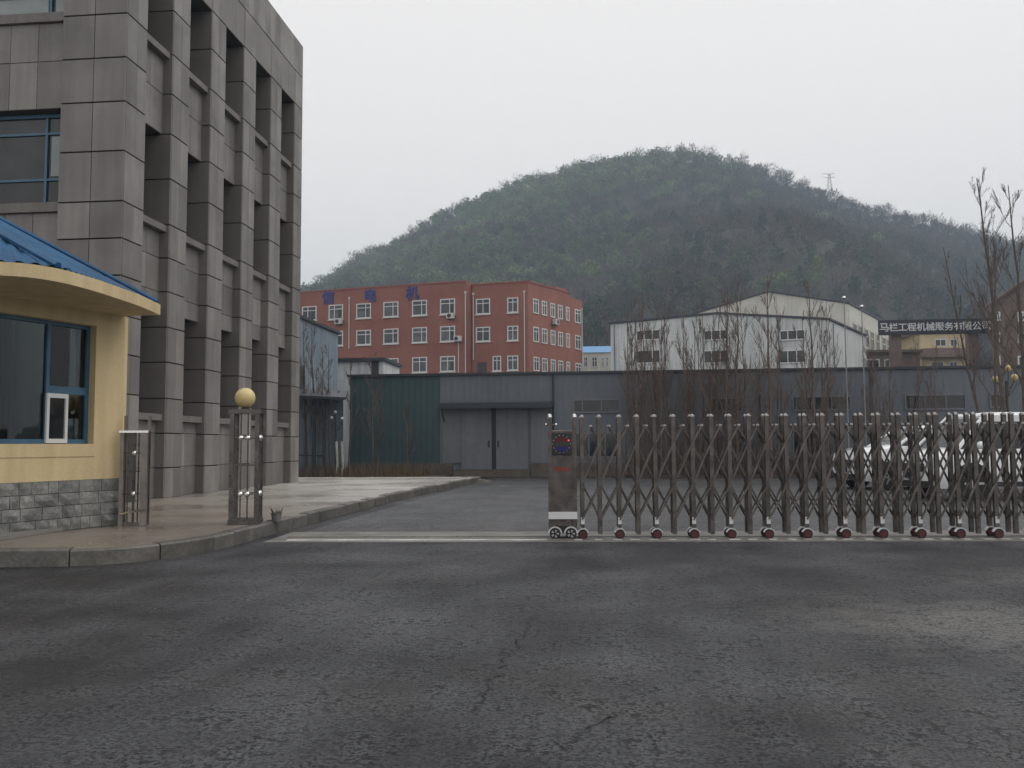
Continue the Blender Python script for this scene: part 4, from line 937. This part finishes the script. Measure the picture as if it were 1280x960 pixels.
# Chinese characters
def glyph(ch, name, m, parent, P, d, n_, s, z, size, off, depth=.08):
    cu_ = bpy.data.curves.new('glyph', 'FONT'); cu_.body = ch; cu_.size = 1; cu_.extrude = depth/2; cu_.offset = off
    to = bpy.data.objects.new('glyph', cu_); COL.objects.link(to); dg_ = bpy.context.evaluated_depsgraph_get(); dg_.update()
    me = bpy.data.meshes.new_from_object(to.evaluated_get(dg_)); bpy.data.objects.remove(to); bpy.data.curves.remove(cu_)
    V = np.empty(len(me.vertices)*3); me.vertices.foreach_get('co', V); V = V.reshape(-1, 3)
    wdt = V[:, :2].max(0)-V[:, :2].min(0); V[:, :2] = (V[:, :2]-V[:, :2].min(0)-wdt/2)*(size/max(wdt))
    if len(V) == 0: return
    e = d if (d[0]*n_[1]-d[1]*n_[0]) < 0 else -d                            # reading direction, left to right for the viewer
    e = Vector((-n_[1], n_[0]))
    W_ = np.stack([P[0]+d[0]*s+e[0]*V[:, 0]+n_[0]*(.06+V[:, 2]), P[1]+d[1]*s+e[1]*V[:, 0]+n_[1]*(.06+V[:, 2]), z+V[:, 1]], 1)
    c_ = np.array([W_[:, 0].mean(), W_[:, 1].mean(), W_[:, 2].min()]); me.vertices.foreach_set('co', (W_-c_).ravel()); me.materials.clear(); me.materials.append(M[m]); me.update()
    return place(name, me, parent, c_)
for ch, x, y, sz in (('信', 410.5, 371.5, 1.75), ('电', 463.5, 369, 1.65), ('机', 515.5, 366.5, 1.75)):
    s, z = wall(P1, dL, x, y); glyph(ch, 'character', 'letter_blue', red, P1, dL, nL, s, z, sz, .022)
tk = empty('rooftop_tank', (0, 0, 0), 'small dark tank on the roof of the red block', 'tank'); q = gy(594, 355, 104); tk.location = (q.x, q.y, rtop); WP[tk.name] = Vector((q.x, q.y, rtop))
part(MB().lathe([(.55, rtop), (.6, rtop+.1), (.6, rtop+.5), (.3, rtop+.75)], (q.x, q.y, 0), n=12), 'vessel', 'grille', tk)

# small white hut in front of the red block
hut = empty('rendered_hut', (-13.5, 50, 0), 'small dirty white flat roofed hut in front of the red block', 'hut')
a = gy(419, 450, 48); b = gy(479, 448, 48)
part(MB().box(a.x, b.x, 48, 52, 0, a.z-.1), 'wall', 'far_white', hut); part(MB().box(a.x-.2, b.x+.15, 47.8, 52.1, a.z-.097, a.z+.08), 'roof', 'trim_dark', hut)
q = gy(469, 460, 48); part(MB().box(q.x-.2, q.x+.2, 47.95, 47.998, 3.5, q.z+.5), 'door', 'grille', hut); 

# ================================================================== WHITE HALLS AND FAR BUILDINGS
def gable_hall(name, label, FL, PK, FR, dside, lside, wallm, trimm, base=0.0):
    """front gable through three 3D points, side wall running along dside"""
    o = empty(name, ((FL.x+FR.x)/2, FL.y+5, base), label, 'building')
    pts = [Vector((FL.x, FL.y, base)), Vector((FR.x, FR.y, base)), FR, PK, FL]; off = Vector((dside.x*lside, dside.y*lside, 0))
    m_ = MB(); m_.add(pts+[p+off for p in pts], [(0, 1, 2, 3, 4), (9, 8, 7, 6, 5), (1, 0, 5, 6), (2, 1, 6, 7), (3, 2, 7, 8), (4, 3, 8, 9), (0, 4, 9, 5)]); part(m_, 'wall', wallm, o)
    up = Vector((0, 0, .16)); fo_ = Vector((-dside.x, -dside.y, 0))*.15; lf = (FL-FR).normalized()*.15
    t_ = MB(); v = [FL+lf, PK, FR-lf]
    for p, q in ((v[0], v[1]), (v[1], v[2])):
        A = [p+fo_+Vector((0, 0, .01)), q+fo_+Vector((0, 0, .01)), q+off+Vector((0, 0, .01)), p+off+Vector((0, 0, .01))]; t_.add(A+[k+up for k in A], [(3, 2, 1, 0), (4, 5, 6, 7), (0, 1, 5, 4), (1, 2, 6, 5), (2, 3, 7, 6), (3, 0, 4, 7)])
    part(t_, 'roof', trimm, o); return o
HL, HP_, HR = gy(763, 405.5, 82), gy(897, 392.5, 79), gy(1036, 400, 76)
h1 = gable_hall('white_hall', 'low white sheet metal hall with blue roof edge and dark triple windows', HL, HP_, HR, dR, 14, 'far_white', 'far_trim')
hd_ = (HR.xy-HL.xy).normalized(); hn = Vector((hd_.y, -hd_.x))
for x0, x1 in ((795, 826), (879, 911), (974, 1007)):
    for y0, y1 in ((413, 424.5), (438, 453.5)):
        a, z1 = wall(HL.xy, hd_, x0, y0); b, z0 = wall(HL.xy, hd_, x1, y1); window(h1, HL.xy, hd_, hn, a, b, z0, z1, (.33, .67), (), .10, .015, fo=.06, name='window')
for x in (768, 973, 1040):
    P, d, n_ = (HL.xy, hd_, hn) if x < 1030 else (HR.xy, dR, nR)
    s, z = wall(P, d, x, 405 if x != 973 else 398); q = P+d*s+n_*.1; part(MB().tube([(q.x, q.y, 0), (q.x, q.y, z)], .055, 6), 'downpipe', 'ware', h1)
TL, TP, TR_ = gy(868, 393, 116), gy(960, 365.5, 112), gy(1061, 380, 108)
h2 = gable_hall('cream_hall', 'tall cream gabled hall behind the low white hall', TL, TP, TR_, dR, 60, 'far_cream', 'far_trim')
for i in range(7):
    x0 = (1065.5, 1072, 1079.5, 1086.5, 1093.5, 1101, 1107)[i]; 
    a, z1 = wall(TR_.xy, dR, x0, 395); b, _ = wall(TR_.xy, dR, x0+4.3, 395)
    window(h2, TR_.xy, dR, nR, a, b, TR_.z-4.6, TR_.z-2.0, (.5,), (.6,), .2, .02, fo=.12, fmat='far_cream')
# small white house with a light blue roof
a, b = gy(727, 441, 125), gy(772, 441, 125)
sm = empty('small_house', ((a.x+b.x)/2, 128, 0), 'small white house with light blue roof between the red block and white hall', 'house')
part(MB().box(a.x-2, b.x, 125, 131, 0, a.z), 'wall', 'far_cream', sm)
r_ = MB(); zt = gy(740, 433, 128).z; r_.add([(a.x-2.2, 124.8, a.z), (b.x, 124.8, a.z), (b.x, 128, zt), (a.x-2.2, 128, zt), (b.x, 131.2, a.z), (a.x-2.2, 131.2, a.z)], [(0, 1, 2, 3), (3, 2, 4, 5), (0, 3, 5), (1, 4, 2), (0, 5, 4, 1)]); part(r_, 'roof', 'sky_blue_roof', sm)
for x0, x1 in ((729.5, 735), (739.5, 747), (751.5, 755.5), (757, 761)):
    q0 = gy(x0, 446, 125); q1 = gy(x1, 459, 125); window(sm, (0, 125), (1, 0), (0, -1), q0.x, q1.x, q1.z, q0.z, (.5,), (.6,), .1, .012, fo=.08)
# company sign on its two piers
s0, s1 = gy(1098, 400.5, 90), gy(1240, 416.5, 90)
sg = empty('company_sign', ((s0.x+s1.x)/2, 90, 0), 'long dark sign board with white Chinese characters carried on two brown piers', 'sign')
part(MB().box(s0.x, s1.x, 89.9, 90.2, s1.z, s0.z), 'board', 'sign_navy', sg)
txt = '马栏工程机械服务有限公司'; bw = s1.x-s0.x
for i, ch in enumerate(txt): glyph(ch, 'character', 'letter_white', sg, Vector((s0.x, 89.9)), Vector((1, 0)), Vector((0, -1)), bw*(.045+.082*(i+.0)), (s0.z+s1.z)/2, .84, .012, .06)
for x in (1119, 1215): q = gy(x, 430, 90.6); part(MB().box(q.x-.48, q.x+.48, 90.25, 91.0, 0, s0.z-.05), 'pier', 'far_brown', sg)
# yellow house behind the sign
yb = empty('yellow_house', (34, 112, 0), 'pale yellow two storey house seen beneath the dark company sign', 'house')
a, b = gy(1150, 416, 112), gy(1212, 416, 112)
part(MB().box(a.x, b.x, 112, 120, 0, a.z), 'wall', 'far_yellow', yb); part(MB().box(a.x-.4, b.x+.4, 111.6, 120, a.z+.002, a.z+.5), 'roof', 'far_brown', yb)
for x0, x1, y0, y1 in ((1168, 1183, 424, 433), (1187, 1197, 424, 433), (1163, 1180, 452, 462), (1186, 1197, 452, 462)):
    q0 = gy(x0, y0, 112); q1 = gy(x1, y1, 112); window(yb, (0, 112), (1, 0), (0, -1), q0.x, q1.x, q1.z, q0.z, (.5,), (), .1, .012, fo=.08)
q0, q1 = gy(1152, 436, 111), gy(1216, 446, 111); part(MB().box(q0.x, q1.x, 110.5, 111.99, q1.z, q0.z), 'balcony', 'far_brown', yb)
# brown low building beneath the sign
lb = empty('brown_annex', (27, 95, 0), 'low brown annex with two white framed windows in front of the cream hall', 'building')
a, b = gy(1076, 441, 94), gy(1150, 441, 94)
part(MB().box(a.x, b.x, 94, 99, 0, a.z), 'wall', 'far_brown', lb); part(MB().box(a.x-.3, b.x+.2, 93.7, 99, a.z+.002, a.z+.25), 'roof', 'far_brown', lb)
for x0, x1 in ((1082, 1100), (1105, 1119)):
    q0 = gy(x0, 449, 94); q1 = gy(x1, 466, 94); window(lb, (0, 94), (1, 0), (0, -1), q0.x, q1.x, q1.z, q0.z, (.5,), (), .12, .012, fo=.08)
# brown residential block at the right
rb_ = empty('residential_block', (48, 85, 0), 'brown gabled residential block behind the tall bare trees', 'house')
RP = gy(1240, 420, 80).xy; RD = Vector((math.cos(R(-28)), math.sin(R(-28)))); RNn = Vector((RD.y, -RD.x))
ez = wall(RP, RD, 1240, 380)[1]; bk = dR*12; pk = wall(RP, RD, 1290, 345)
q1 = RP+RD*pk[0]; q2 = RP+RD*pk[0]*2
V5 = [(RP.x, RP.y, 0), (q2.x, q2.y, 0), (q2.x, q2.y, ez), (q1.x, q1.y, pk[1]), (RP.x, RP.y, ez)]
part(MB().add(V5+[(x+bk.x, y+bk.y, z) for x, y, z in V5], [(0, 1, 2, 3, 4), (9, 8, 7, 6, 5), (1, 6, 7, 2), (2, 7, 8, 3), (3, 8, 9, 4), (4, 9, 5, 0)]), 'wall', 'far_brown', rb_)
e0 = RP-RD*.6+RNn*.2; part(MB().tube([(e0.x, e0.y, ez-.5), (q1.x+RNn.x*.2, q1.y+RNn.y*.2, pk[1]+.1)], .16, 5), 'gable_board', 'far_brown', rb_)
e0 = q2+RD*.6+RNn*.2; part(MB().tube([(q1.x+RNn.x*.2, q1.y+RNn.y*.2, pk[1]+.12), (e0.x, e0.y, ez-.5)], .16, 5), 'gable_board', 'far_brown', rb_)
for y0, y1 in ((390, 401), (416, 428), (445, 458)):
    for x0, x1 in ((1243, 1251), (1272, 1286), (1296, 1310)):
        a, z1 = wall(RP, RD, x0, y0); b, z0 = wall(RP, RD, x1, y1); window(rb_, RP, RD, RNn, a, b, z0, z1, (.5,), (), .12, .012, fo=.1)

# ================================================================== POLES AND LAMPS
for (x, y), lb_ in (((1055, 374), 'tall thin grey flagpole rising in front of the white hall corner'), ((1077, 385), 'slightly shorter grey flagpole rising in front of the cream hall side')):
    q = gy(x, y, 32); o = empty('flagpole', (q.x, 32, 0), lb_, 'flagpole', 'flagpoles in the yard')
    part(MB().lathe([(.15, .004), (.15, .1), (.06, .12)], (q.x, 32, 0), n=10), 'base', 'galv', o); part(MB().tube([(q.x, 32, .1), (q.x, 32, q.z)], [.03, .016], 8), 'pole', 'galv', o); part(MB().ball((q.x, 32, q.z+.05), .065, 8), 'finial', 'chrome', o, True)
def cluster(px, py, Y, z0, lab, globes, gr, gm='globe'):
    q = gy(px, py, Y); o = empty('globe_lamp_post', (q.x, Y, 0), lab, 'lamp', 'globe lamp posts in the yard')
    part(MB().tube([(q.x, Y, 0), (q.x, Y, z0)], .045, 8), 'post', 'trim_dark', o)
    for gxp, gyp in globes:
        g_ = gy(gxp, gyp, Y); part(MB().tube([(q.x, Y, z0-.25), ((q.x+g_.x)/2, Y, z0-.2), (g_.x, Y, g_.z-.1)], .018, 6), 'arm', 'trim_dark', o); part(MB().ball((g_.x, Y, g_.z), gr, 10), 'globe', gm, o, True)
cluster(1258, 480, 30, 3.25, 'lamp post with three yellowish globes among the tall bare trees', ((1244.5, 474), (1260.5, 460.5), (1268, 472)), .115)
cluster(420, 530, 33.2, 2.1, 'small lamp post with three white globes beside the lean-to shed', ((419, 515), (414.5, 522), (427.5, 523)), .06, 'white_frame')

# ================================================================== BARE TREES
def bare_tree(seed, h, r0, nl, lean=(0, 0), spread=.35, low=.22, steep=(.75, 1.2)):
    q = random.Random(seed); tr, cr = MB(), MB(); n = 10
    pts = []; x = y = 0.0
    for i in range(n+1):
        t = i/n; pts.append(Vector((x+lean[0]*t*h, y+lean[1]*t*h, h*t))); x += q.gauss(0, .012*h/4); y += q.gauss(0, .012*h/4)
    tr.tube(pts, [r0*(1-.86*(i/n)) for i in range(n+1)], 7)
    def pos(t): i = min(n-1, int(t*n)); return pts[i].lerp(pts[i+1], t*n-i)
    def branch(mb_, st, az, el, ln, r, lev):
        k = 5 if lev < 2 else 3; P = [st]; d = Vector((math.cos(az)*math.cos(el), math.sin(az)*math.cos(el), math.sin(el)))
        for i in range(k):
            d = (d+Vector((q.gauss(0, .10), q.gauss(0, .10), .10 if lev < 2 else .03))).normalized(); P.append(P[-1]+d*ln/k)
        mb_.tube(P, [r*(1-.85*i/k) for i in range(k+1)], 5 if lev == 0 else 3, cap=False)
        if lev < 2:
            for j in range(q.randint(7, 10) if lev == 0 else q.randint(4, 6)):
                t = q.uniform(.25, .98); i = min(k-1, int(t*k)); s_ = P[i].lerp(P[i+1], t*k-i)
                branch(cr, s_, az+q.uniform(-1.1, 1.1), min(1.45, el+q.uniform(-.25, .45)), ln*q.uniform(.28, .5)*(1.15-t*.5), max(.0062, r*.42), lev+1)
    for i in range(nl):
        t = low+(1-low)*(i+q.random())/nl*.95; az_ = q.uniform(0, 6.28); ln = h*spread*(1.1-t)*q.uniform(.6, 1.25)+.25
        branch(tr if ln > 1.1 else cr, pos(t), az_, q.uniform(*steep), ln, max(.011, r0*.42*(1.05-t)), 0)
    return tr, cr
def plant_tree(px, top, Y, seed, r0, nl, lab, grp, lean=(0, 0), spread=.3, low=.22, m='bark', z0=.1, pyb=560, steep=(.75, 1.2)):
    b = gy(px, pyb, Y); h = gy(px+0, top, Y).z-z0; tr, cr = bare_tree(seed, h, r0, nl, lean, spread, low, steep)
    o = empty('bare_tree', (b.x, Y, z0), lab, 'tree', grp); off = Vector((b.x, Y, z0))
    for m_, nm in ((tr, 'trunk'), (cr, 'crown')):
        if m_.v: m_.v = [(v[0]+off.x, v[1]+off.y, v[2]+off.z) for v in m_.v]; part(m_, nm, m, o)
    return o
GG = 'bare trees in front of the factory wall'
row = [(783, 415, 34.2), (791, 392, 33.4), (800, 402, 34.0), (808, 372, 33.6), (818, 398, 34.3), (826, 385, 33.2), (838, 408, 34.0), (857, 396, 33.5), (866, 412, 34.2), (874, 400, 33.3), (883, 392, 34.0), (893, 410, 33.6), (905, 372, 33.2), (912, 384, 34.1), (921, 368, 33.5), (931, 378, 34.2),
       (962, 358, 33.0), (970, 380, 34.2), (1021, 366, 33.3), (1028, 396, 34.1), (1036, 388, 33.6), (1092, 440, 34.0), (1100, 455, 33.5), (1148, 436, 34.2), (1172, 446, 33.6), (796, 410, 33.0), (831, 400, 33.7), (861, 420, 33.9), (899, 398, 34.2), (977, 420, 33.5), (1013, 410, 33.7), (1112, 462, 33.8)]
UN = {962: 'tall straight leafless tree between the second and third window columns of the white hall', 1021: 'tall leafless tree beside the corner of the white hall next to the flagpole',
      905: 'thick leafless tree covering the middle windows of the white hall', 921: 'upright leafless tree just past the middle windows of the white hall'}
def tree_label(x):
    if x in UN: return UN[x]
    if x < 850: return 'slender leafless tree in the dense thicket before the first windows of the white hall'
    if x < 940: return 'slender leafless tree in the group before the middle windows of the white hall'
    if x < 985: return 'slender leafless tree close beside the tall straight one before the white hall'
    if x < 1045: return 'slender leafless tree before the white hall corner near the flagpoles'
    return 'low thin leafless sapling before the factory wall beneath the company sign'
for i, (x, y, Y) in enumerate(row):
    big = x in UN
    plant_tree(x, y-14, Y, 40+i, .07 if big else rnd.uniform(.030, .048), rnd.randint(17, 20) if big else rnd.randint(9, 13), tree_label(x), GG, (rnd.uniform(-.03, .03), 0), .30 if not big else .32, .10, steep=(.95, 1.35) if not big else (.8, 1.2))
for i, (x, y, Y) in enumerate(((384, 400, 33.4), (392, 388, 33.9), (406, 440, 33.2), (412, 428, 34.1), (436, 452, 33.6), (466, 436, 33.3), (473, 470, 34.0), (509, 500, 33.7))):
    plant_tree(x, y, Y, 90+i, rnd.uniform(.035, .06), rnd.randint(11, 15), 'slender leafless tree growing by the teal wall and lean-to shed', 'bare trees by the teal wall', (rnd.uniform(-.02, .02), 0), .22, .2, 'bark_dark')
plant_tree(1236, 308, 27.0, 201, .06, 11, 'leafless tree with one thin trunk leaning away from the three globe lamp', None, (-.135, 0), .2, .3, 'bark_dark', 0.0)
plant_tree(1262, 222, 26.0, 202, .085, 19, 'tallest leafless tree, its forked top rising above the hill outline', None, (-.045, 0), .30, .3, 'bark_dark', 0.0)
plant_tree(1284, 232, 27.5, 203, .085, 19, 'leafless tree standing just beyond the tallest one, branches spreading over the globe lamp', None, (-.02, 0), .34, .3, 'bark_dark', 0.0)
plant_tree(1248, 300, 29.0, 204, .06, 16, 'thin leafless tree rising close behind the globe lamp post', None, (.01, 0), .25, .25, 'bark', 0.0)
# whitewashed young trunks by the shed
for i, x in enumerate((421, 427.5)):
    q = gy(x, 560, 33.0); m_ = MB().tube([(q.x, 33, .1), (q.x+.03, 33, .6), (q.x-.02, 33, 1.45)], [.06, .05, .045], 8)
    o = tag(part(m_, 'tree_stump', 'whitewash'), 'whitewashed cut trunk standing beneath the small white globe lamps', 'tree stump', 'whitewashed trunks by the shed')

# ================================================================== HILL AND WOODS
sil = [(-900, 480), (-300, 440), (100, 410), (300, 386), (378, 364), (420, 339), (450, 316), (500, 297), (545, 266), (600, 245), (650, 224), (700, 213), (740, 203), (790, 197), (815, 190), (850, 187), (875, 190), (910, 198), (970, 213), (1000, 224), (1040, 238), (1090, 256), (1150, 270), (1200, 284), (1240, 297), (1280, 308), (1450, 350), (1800, 410), (2300, 470)]
HY = 560.0
rx = []; rzv = []
for x, y in sil: q = gy(x, y, HY); rx.append(q.x); rzv.append(q.z)
rx = np.array(rx); rzv = np.array(rzv); od = np.argsort(rx); rx = rx[od]; rzv = rzv[od]
def smooth_noise(x, y, sc, seed):
    r_ = np.random.RandomState(seed); g_ = r_.rand(64, 64); u = x/sc; v = y/sc; i = np.floor(u).astype(int); j = np.floor(v).astype(int); fu = u-i; fv = v-j
    fu = fu*fu*(3-2*fu); fv = fv*fv*(3-2*fv); G_ = lambda a, b: g_[a % 64, b % 64]
    return (G_(i, j)*(1-fu)+G_(i+1, j)*fu)*(1-fv)+(G_(i, j+1)*(1-fu)+G_(i+1, j+1)*fu)*fv
def hill_z(x, y):
    top = np.interp(x*(HY/np.clip(y, 250, HY))**.85, rx, rzv)-7.0; v = (y-165)/(HY-165)
    up = np.clip(v, 0, 1); s = up**1.28; dn = np.clip((v-1)/.9, 0, 1)
    z = 2+(top-2)*s; z = np.where(v > 1, 2+(top-2)*(1-dn**1.3), z)
    gul = (smooth_noise(x+1000, y+1000, 90, 1)-.5)*34+(smooth_noise(x+1000, y+1000, 38, 2)-.5)*14
    z = z+gul*np.clip(v*2.2, 0, 1)*np.clip((1-v)*3, 0, 1)
    return np.where(v < 0, -.5, np.maximum(z, -.5))
gx_, gy_ = np.meshgrid(np.linspace(-620, 760, 150), np.linspace(160, 930, 90)); gzv = hill_z(gx_, gy_)
V = np.stack([gx_.ravel(), gy_.ravel(), gzv.ravel()], 1); nx_ = 150
I = np.arange(89*149); ii = (I//149)*150+I % 149; Fq = np.stack([ii, ii+1, ii+151, ii+150], 1)
me = np_mesh('hill', V, Fq); M['hill'] = mat('leaf_litter', (.04, .036, .027), (.058, .05, .036), .95, .08); me.materials.append(M['hill']); me.shade_smooth()
kind(place('hill', me, None, (0, 0, 0)), 'structure')
rs = np.random.RandomState(11)
def forest():
    pts = []
    # jittered rows; the spacing opens with distance
    for y in np.concatenate([np.arange(175, 420, 6.6), np.arange(420, 590, 5.8)]):
        lo, hi = -.47*y-25, .62*y+25
        xs = np.arange(lo, hi, 6.2); pts.append(np.stack([xs+rs.uniform(-2.6, 2.6, len(xs)), np.full(len(xs), y)+rs.uniform(-2.6, 2.6, len(xs))], 1))
    P = np.concatenate(pts); X, Y = P[:, 0], P[:, 1]; Z = hill_z(X, Y)
    n1 = smooth_noise(X+2000, Y+2000, 70, 5); n2 = smooth_noise(X+2000, Y+2000, 24, 6)
    n3 = smooth_noise(X+3000, Y+500, 46, 9); v = (Y-165)/(HY-165)
    green = .62*n1+.38*n2+.30*np.clip((60-X)/240, -.5, 1)*np.clip(v*1.6, .1, 1)+.10*np.clip(v-.4, 0, 1)-.16*(1-np.clip(v*1.5, 0, 1))
    n = len(P); kindv = np.where(green > .66+rs.normal(0, .10, n), 0, np.where(rs.rand(n) < .40, 1, 2))      # 0 fresh leaf, 1 dark evergreen, 2 bare
    ridge = (v > .97) & (rs.rand(n) < .5); kindv = np.where(ridge, 2, kindv)
    Vl = []; Cl = []; Fl = []; base = 0
    H = np.where(kindv == 0, rs.uniform(5.5, 12, n), np.where(kindv == 1, rs.uniform(5.5, 12, n), rs.uniform(5.5, 12.5, n)))*(.75+.5*n2)
    Rr = np.where(kindv == 0, rs.uniform(3.2, 5.4, n), np.where(kindv == 1, rs.uniform(2.6, 4.0, n), rs.uniform(2.8, 4.8, n)))
    colb = np.where((kindv == 0)[:, None], np.array([.098, .132, .050]), np.where((kindv == 1)[:, None], np.array([.026, .042, .026]), np.array([.062, .048, .043])))
    colb = colb*(.62+.76*n3[:, None])*rs.uniform(.62, 1.38, (n, 1))*np.stack([rs.uniform(.88, 1.15, n), np.ones(n), rs.uniform(.85, 1.1, n)], 1)
    for kd, q in ((0, 170), (1, 130), (2, 150)):
        idx = np.where(kindv == kd)[0]; m = len(idx); N = m*q
        u = rs.normal(size=(N, 3)); u /= np.linalg.norm(u, axis=1, keepdims=True); r_ = rs.rand(N, 1)**.45
        T = np.repeat(idx, q); lump = .75+.5*smooth_noise(u[:, 0]*2.2+T*3.1, u[:, 2]*2.2+T*1.7+50, 1.0, 8)[:, None]
        rad = np.stack([Rr[T], Rr[T], H[T]*.36], 1)*(1 if kd != 1 else .95)
        c = np.stack([X[T], Y[T], Z[T]+H[T]*(.60 if kd != 1 else .52)], 1)+u*r_*rad*lump
        if kd == 1: sh_ = np.clip(1.35-(c[:, 2]-Z[T])/H[T], .2, 1); c[:, 0] = X[T]+(c[:, 0]-X[T])*sh_; c[:, 1] = Y[T]+(c[:, 1]-Y[T])*sh_
        if kd < 2:
            a = rs.normal(size=(N, 3)); a /= np.linalg.norm(a, axis=1, keepdims=True); b = np.cross(a, rs.normal(size=(N, 3))); b /= np.linalg.norm(b, axis=1, keepdims=True)
            s = rs.uniform(.35, .85, (N, 1)); vv = np.stack([c-a*s-b*s*.2, c+b*s*.8, c+a*s+b*s*.1, c-b*s*.7], 1)
        else:
            d = u*np.array([1, 1, .7])+np.array([0, 0, .9])+rs.normal(0, .25, (N, 3)); d /= np.linalg.norm(d, axis=1, keepdims=True); b = np.cross(d, rs.normal(size=(N, 3))); b /= np.linalg.norm(b, axis=1, keepdims=True)
            ln = rs.uniform(.7, 2.0, (N, 1)); w_ = rs.uniform(.09, .22, (N, 1)); vv = np.stack([c-b*w_, c+b*w_, c+d*ln+b*w_*.3, c+d*ln-b*w_*.3], 1)
        cc = colb[T]*rs.uniform(.88, 1.12, (N, 1))
        Vl.append(vv.reshape(-1, 3)); Cl.append(np.repeat(cc, 4, 0)); Fl.append(np.arange(N*4).reshape(-1, 4)+base); base += N*4
        # trunk blades
        tk_ = np.stack([X[idx], Y[idx], Z[idx]-.5], 1); tp = tk_+np.stack([rs.normal(0, .3, m), rs.normal(0, .3, m), H[idx]*.85], 1); e = np.array([.16, 0, 0])
        vv = np.stack([tk_-e, tk_+e, tp+e*.3, tp-e*.3], 1); Vl.append(vv.reshape(-1, 3)); Cl.append(np.tile([.06, .05, .043], (m*4, 1))); Fl.append(np.arange(m*4).reshape(-1, 4)+base); base += m*4
    print('forest trees', n, 'quads', base//4)
    return np.concatenate(Vl), np.concatenate(Fl), np.concatenate(Cl)
V, Fq, C_ = forest(); me = np_mesh('forest', V, Fq, C_); me.materials.append(M['leaf'])
kind(tag(place('forest', me, None, (0, 0, 0)), 'mixed spring woodland of green, dark and leafless trees covering the hill', 'forest'), 'stuff')
# pylon on the right shoulder of the ridge
q = gy(1037, 236, 553); pb = float(hill_z(np.array([q.x]), np.array([553.0]))[0])
py_ = empty('power_pylon', (q.x, 553, pb), 'faint lattice power pylon standing on the ridge of the hill', 'pylon'); tp = gy(1037, 217, 553).z
m_ = MB()
for sx in (-1, 1):
    for sy in (-1, 1): m_.tube([(q.x+sx*2.2, 553+sy*2.2, pb-1), (q.x+sx*.35, 553+sy*.35, tp)], .1, 4)
for k in range(8):
    t0, t1 = k/8, (k+1)/8; w0_, w1_ = 2.2+(.35-2.2)*t0, 2.2+(.35-2.2)*t1; z0, z1 = pb-1+(tp-pb+1)*t0, pb-1+(tp-pb+1)*t1
    m_.tube([(q.x-w0_, 553-w0_, z0), (q.x+w1_, 553-w1_, z1)], .1, 3).tube([(q.x+w0_, 553-w0_, z0), (q.x-w1_, 553-w1_, z1)], .1, 3)
part(m_, 'mast', 'galv', py_)
for z in (tp-.4, tp-2.6): part(MB().tube([(q.x-3.6, 553, z+.5), (q.x, 553, z), (q.x+3.6, 553, z+.5)], .16, 4), 'cross_arm', 'galv', py_)

# ================================================================== HAZE
hz = MB().box(-1450, 1450, -200, 1350, -1.2, 232); hm = bpy.data.materials.new('haze'); hm.use_nodes = True; t = hm.node_tree; t.nodes.clear()
o_ = t.nodes.new('ShaderNodeOutputMaterial'); pv = t.nodes.new('ShaderNodeVolumePrincipled'); pv.inputs['Color'].default_value = (.68, .84, 1, 1); pv.inputs['Density'].default_value = .00074; pv.inputs['Anisotropy'].default_value = .2
t.links.new(pv.outputs[0], o_.inputs['Volume']); ho = kind(part(hz, 'haze', hm), 'stuff'); ho['label'] = 'thin pale grey rain haze over the whole place'; ho['category'] = 'haze'
